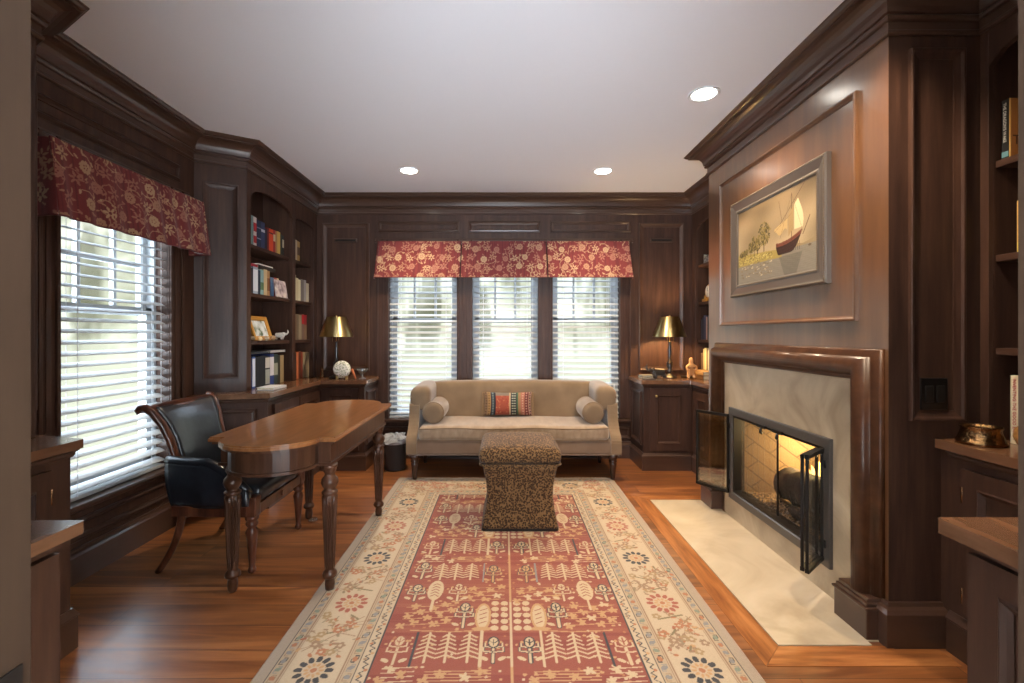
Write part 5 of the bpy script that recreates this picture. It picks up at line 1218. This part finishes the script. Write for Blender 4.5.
b.surf(fnb, 30, 8, smooth=False, wrapu=True); b.build('bag', bg_, t)
# left corner
t = thing('porcelain_box', (-1.51, 4.24, zc), 'round white patterned porcelain box beside the unlit lamp', 'box')
pm = noisy('porcelain', [(.42, S(150, 156, 128)), (.5, S(222, 220, 206)), (.6, S(232, 230, 218))], 70, rough=.3, coat=.4)
MB().lathe([(0, -.030), (.056, -.030), (.074, -.024), (.081, -.006), (.081, .006), (.074, .024), (.056, .030), (0, .030)], (-1.51, 4.24, zc+.092), 32, axis='y').build('body', pm, t)
for dx in (-.045, .045): MB().box(-1.51+dx-.007, -1.51+dx+.007, 4.22, 4.26, zc, zc+.030).build('foot', BRASS, t, bev=.002)
t = thing('glass_bowl', (-1.34, 4.30, zc), 'clear footed glass bowl at the window end of the corner worktop', 'bowl')
MB().lathe([(0, 0), (.034, 0), (.036, .004), (.010, .010), (.008, .035), (.030, .048), (.062, .098), (.059, .098), (.028, .052), (0, .042)], (-1.34, 4.30, zc), 24).build('bowl', CGLASS, t)
o = MB().tube([(-1.425, 4.26, zc+.092), (-1.402, 4.25, zc+.045), (-1.38, 4.235, zc+.006)], [.012, .010, .006], 8).build('pencil_sharpener', mat('orange_handle', S(168, 92, 52), .5), origin=(-1.38, 4.24, zc)); o.name = 'letter_opener'; tag(o, 'orange-brown handle leaning by the glass bowl', 'letter opener')
o = skin('figurine', [(0, 0, 0), (0, 0, .05), (0, 0, .085), (0, 0, .11)], [(0, 1), (1, 2), (2, 3)], [.020, .017, .011, .014], BRONZE, None, (-1.72, 4.30, zc)); tag(o, 'small dark bronze figurine left of the unlit lamp', 'figurine')
# arched bay, third shelf
z3 = SHZ[0]+.0005
t = thing('photo_frame', (-2.0, 3.60, z3), 'gilt photo frame leaning on the third shelf of the arched bay', 'photo frame')
up = Vector((-.30, 0, .954)); o0 = Vector((-1.925, 3.50, z3+.002))
MB().frame(o0, (0, 1, 0), up, .27, .20, [(0, 0), (0, .014), (.010, .020), (.034, .012), (.036, .0)], n=(.954, 0, .30)).build('frame', GOLD, t)
cc = o0+Vector((0, .135, 0))+up*.10; MB().obox(cc+Vector((.954, 0, .30))*.003, (0, 1, 0), up, (.954, 0, .30), .105, .07, .002).build('photo', noisy('photo_print', [(.38, S(74, 96, 70)), (.46, S(170, 178, 176)), (.6, S(206, 214, 218))], 16), t)
MB().obox(cc-Vector((.954, 0, .30))*.004, (0, 1, 0), up, (.954, 0, .30), .12, .09, .004).build('backing', BLACK, t)
for k, (y, r_, lab, col) in enumerate(((3.45, .026, 'dark seashell at the near end of the third shelf', (90, 80, 66)), (3.56, .022, 'cream seashell in front of the gilt photo frame', (206, 190, 160)), (3.66, .024, 'grey seashell in front of the gilt photo frame', (150, 140, 126)), (3.76, .028, 'brown striped seashell beside the white elephant', (130, 104, 76)))):
    b = MB(); R = r_
    def fs(a, c_, R=R, y=y): an = a*2*PI; rr = R*(.25+.75*math.sin(PI*min(1, c_*.95+.03))); return (-1.91+rr*math.cos(an)*.8, y-R*1.2+2.4*R*c_, z3+R*.78+rr*math.sin(an)*.78*(1+.1*math.sin(an*9)))
    b.surf(fs, 18, 10, wrapu=True); o = b.build('seashell', noisy('shell_%d' % k, [(.4, S(*col)), (.6, S(*[min(255, int(q_*1.25)) for q_ in col]))], 40, rough=.4), origin=(-1.91, y, z3)); tag(o, lab, 'seashell', None)
def elephant(loc, s, m, label, flip=1):
    P = [(0, 0, .07), (.05, 0, .075), (.085, 0, .095), (.112, 0, .085), (.128, 0, .11), (.122, 0, .145), (-.05, 0, .068), (-.062, 0, .05), (.045, .022, .035), (.045, .022, 0.008), (.045, -.022, .035), (.045, -.022, .008), (-.042, .022, .035), (-.042, .022, .008), (-.042, -.022, .035), (-.042, -.022, .008), (.075, .04, .09), (.075, -.04, .09)]
    E = [(0, 1), (1, 2), (2, 3), (3, 4), (4, 5), (0, 6), (6, 7), (1, 8), (8, 9), (1, 10), (10, 11), (6, 12), (12, 13), (6, 14), (14, 15), (2, 16), (2, 17)]
    R = [.036, .034, .026, .013, .010, .007, .032, .006, .014, .012, .014, .012, .014, .012, .014, .012, .008, .008]
    o = skin('elephant_figurine', [Vector((p[0]*flip, p[1], p[2]))*s for p in P], E, [q*s for q in R], m, None, loc, 1); return tag(o, label, 'figurine')
elephant((-1.93, 3.90, z3+.001), .62, mat('white_ceramic', S(214, 210, 202), .3, coat=.4), 'small white elephant figurine on the third shelf')
# right corner
elephant((1.44, 4.20, zc+.001), .98, mat('dark_pewter', S(58, 54, 50), .35, metal=.5), 'dark elephant figurine with raised trunk before the lit lamp', -1)
TC = noisy('terracotta', [(.3, S(186, 130, 80)), (.7, S(206, 154, 100))], 30, rough=.8)
P = [(0, 0, .085), (0, 0, .125), (0, 0, .15), (0, 0, .178), (0, 0, .206), (.045, -.01, .118), (.042, -.022, .085), (.020, -.030, .085), (-.045, -.01, .118), (-.042, -.022, .085), (-.020, -.030, .085), (.022, 0, .045), (.03, -.012, .008), (-.022, 0, .045), (-.03, -.012, .008)]
E_ = [(0, 1), (1, 2), (2, 3), (3, 4), (1, 5), (5, 6), (6, 7), (1, 8), (8, 9), (9, 10), (0, 11), (11, 12), (0, 13), (13, 14)]
o = skin('clay_figurine', P, E_, [.030, .028, .016, .026, .006, .012, .010, .009, .012, .010, .009, .017, .014, .017, .014], TC, None, (1.735, 4.22, zc+.002), 2); tag(o, 'terracotta figurine with hands on hips beside the lit lamp', 'figurine')
for k, (w, d_, th, col, lab) in enumerate(((.20, .13, .016, (58, 54, 52), 'dark book lying at the window end under the lit lamp'), (.18, .12, .014, (120, 112, 100), 'grey book lying on the dark one under the lit lamp'))):
    book((1.30+k*.008, 4.42, zc+k*.0165), th, d_, w, col, lab, (0, 0, 1), (0, -1, 0), (1, 0, 0), group=None)
t = thing('trinket_dish', (1.78, 4.42, zc), 'shallow pewter dish behind the terracotta figurine', 'dish')
MB().lathe([(0, .002), (.05, .002), (.062, .012), (.064, .014), (.058, .012), (0, .005)], (1.78, 4.42, zc), 24).build('dish', mat('pewter', S(110, 106, 100), .35, metal=.8), t)
t = thing('card_stack', (1.36, 4.20, zc), 'flat pale cards lying in front of the dark books', 'cards'); MB().obox((1.345, 4.215, zc+.004), (1, .2, 0), (-.2, 1, 0), (0, 0, 1), .05, .035, .004).build('cards', mat('pale_card', S(96, 90, 84), .6), t)
# far right bookcase ornaments
t = thing('desk_clock', (1.99, 4.42, SHZ[1]), 'gilt clock with white dial in the bookcase behind the chimney', 'clock')
zq = SHZ[1]+.0005
MB().rbox((1.985, 4.40, zq+.014), (.05, .055, .014), .008, 6).build('base', GOLD, t, weld=True)
MB().lathe([(0, -.018), (.058, -.018), (.068, -.008), (.068, .008), (.058, .016), (0, .016)], (1.985, 4.39, zq+.10), 28, axis='x').build('case', GOLD, t)
MB().lathe([(0, -.0205), (.055, -.0205), (.055, -.018), (0, -.018)], (1.985, 4.39, zq+.10), 28, axis='x').build('dial', mat('white_dial', S(226, 222, 210), .4), t)
MB().box(1.962, 1.9635, 4.388, 4.392, zq+.10, zq+.135).box(1.962, 1.9635, 4.366, 4.39, zq+.098, zq+.102).build('hands', BLACK, t)
skin('cherub', [(0, 0, 0), (0, 0, .03), (0, 0, .055), (0, .03, .045), (0, -.03, .045)], [(0, 1), (1, 2), (1, 3), (1, 4)], [.012, .013, .012, .006, .006], GOLD, t, (0, .04, .0285), 1)
for k in range(2): skin('cherub', [(0, 0, 0), (0, 0, .03), (0, 0, .05)], [(0, 1), (1, 2)], [.010, .009, .008], GOLD, t, (-.005, -.03+.0, .165) if k else (-.005, .07, .02), 1)
b = MB(); b.prism([(4.48, 0), (4.30, 0), (4.30, .135), (4.335, .10), (4.39, .055), (4.44, .085), (4.48, .10)], 'x', 1.965, 2.01); b.v = [(x, y, z+SHZ[2]+.0005) for x, y, z in b.v]
o = b.build('stone_sculpture', noisy('coral_stone', [(.4, S(112, 112, 110)), (.55, S(168, 168, 164))], 60, rough=.9, bump=.6), origin=(1.985, 4.40, SHZ[2]), bev=.006); tag(o, 'grey jagged stone sculpture on the top shelf behind the chimney', 'sculpture')
# near right worktop
t = thing('brass_bowl', (1.832, 1.748, zc), 'hammered brass bowl on the worktop beside the chimney', 'bowl')
HB = noisy('hammered_brass', [(.4, S(120, 92, 62)), (.6, S(158, 124, 86))], 60, rough=.25, bump=.6); bsdf(HB).inputs['Metallic'].default_value = 1
MB().lathe([(0, 0), (.070, 0), (.074, .006), (.072, .012), (.068, .016), (.060, .040), (.056, .056), (.060, .064), (.062, .067), (.058, .066), (.053, .056), (.057, .040), (.064, .016), (0, .008)], (1.832, 1.748, zc), 36).build('bowl', HB, t)
t = thing('gourd_vase', (1.92, 1.60, zc), 'tan gourd-shaped vase at the edge of the doorway, on the worktop', 'vase')
MB().lathe([(0, 0), (.028, 0), (.046, .018), (.056, .045), (.050, .074), (.028, .098), (.014, .112), (.010, .128), (.012, .140), (.008, .139), (0, .12)], (1.918, 1.642, zc), 28).build('body', noisy('gourd', [(.4, S(150, 104, 52)), (.6, S(184, 136, 74))], 50, rough=.5), t)
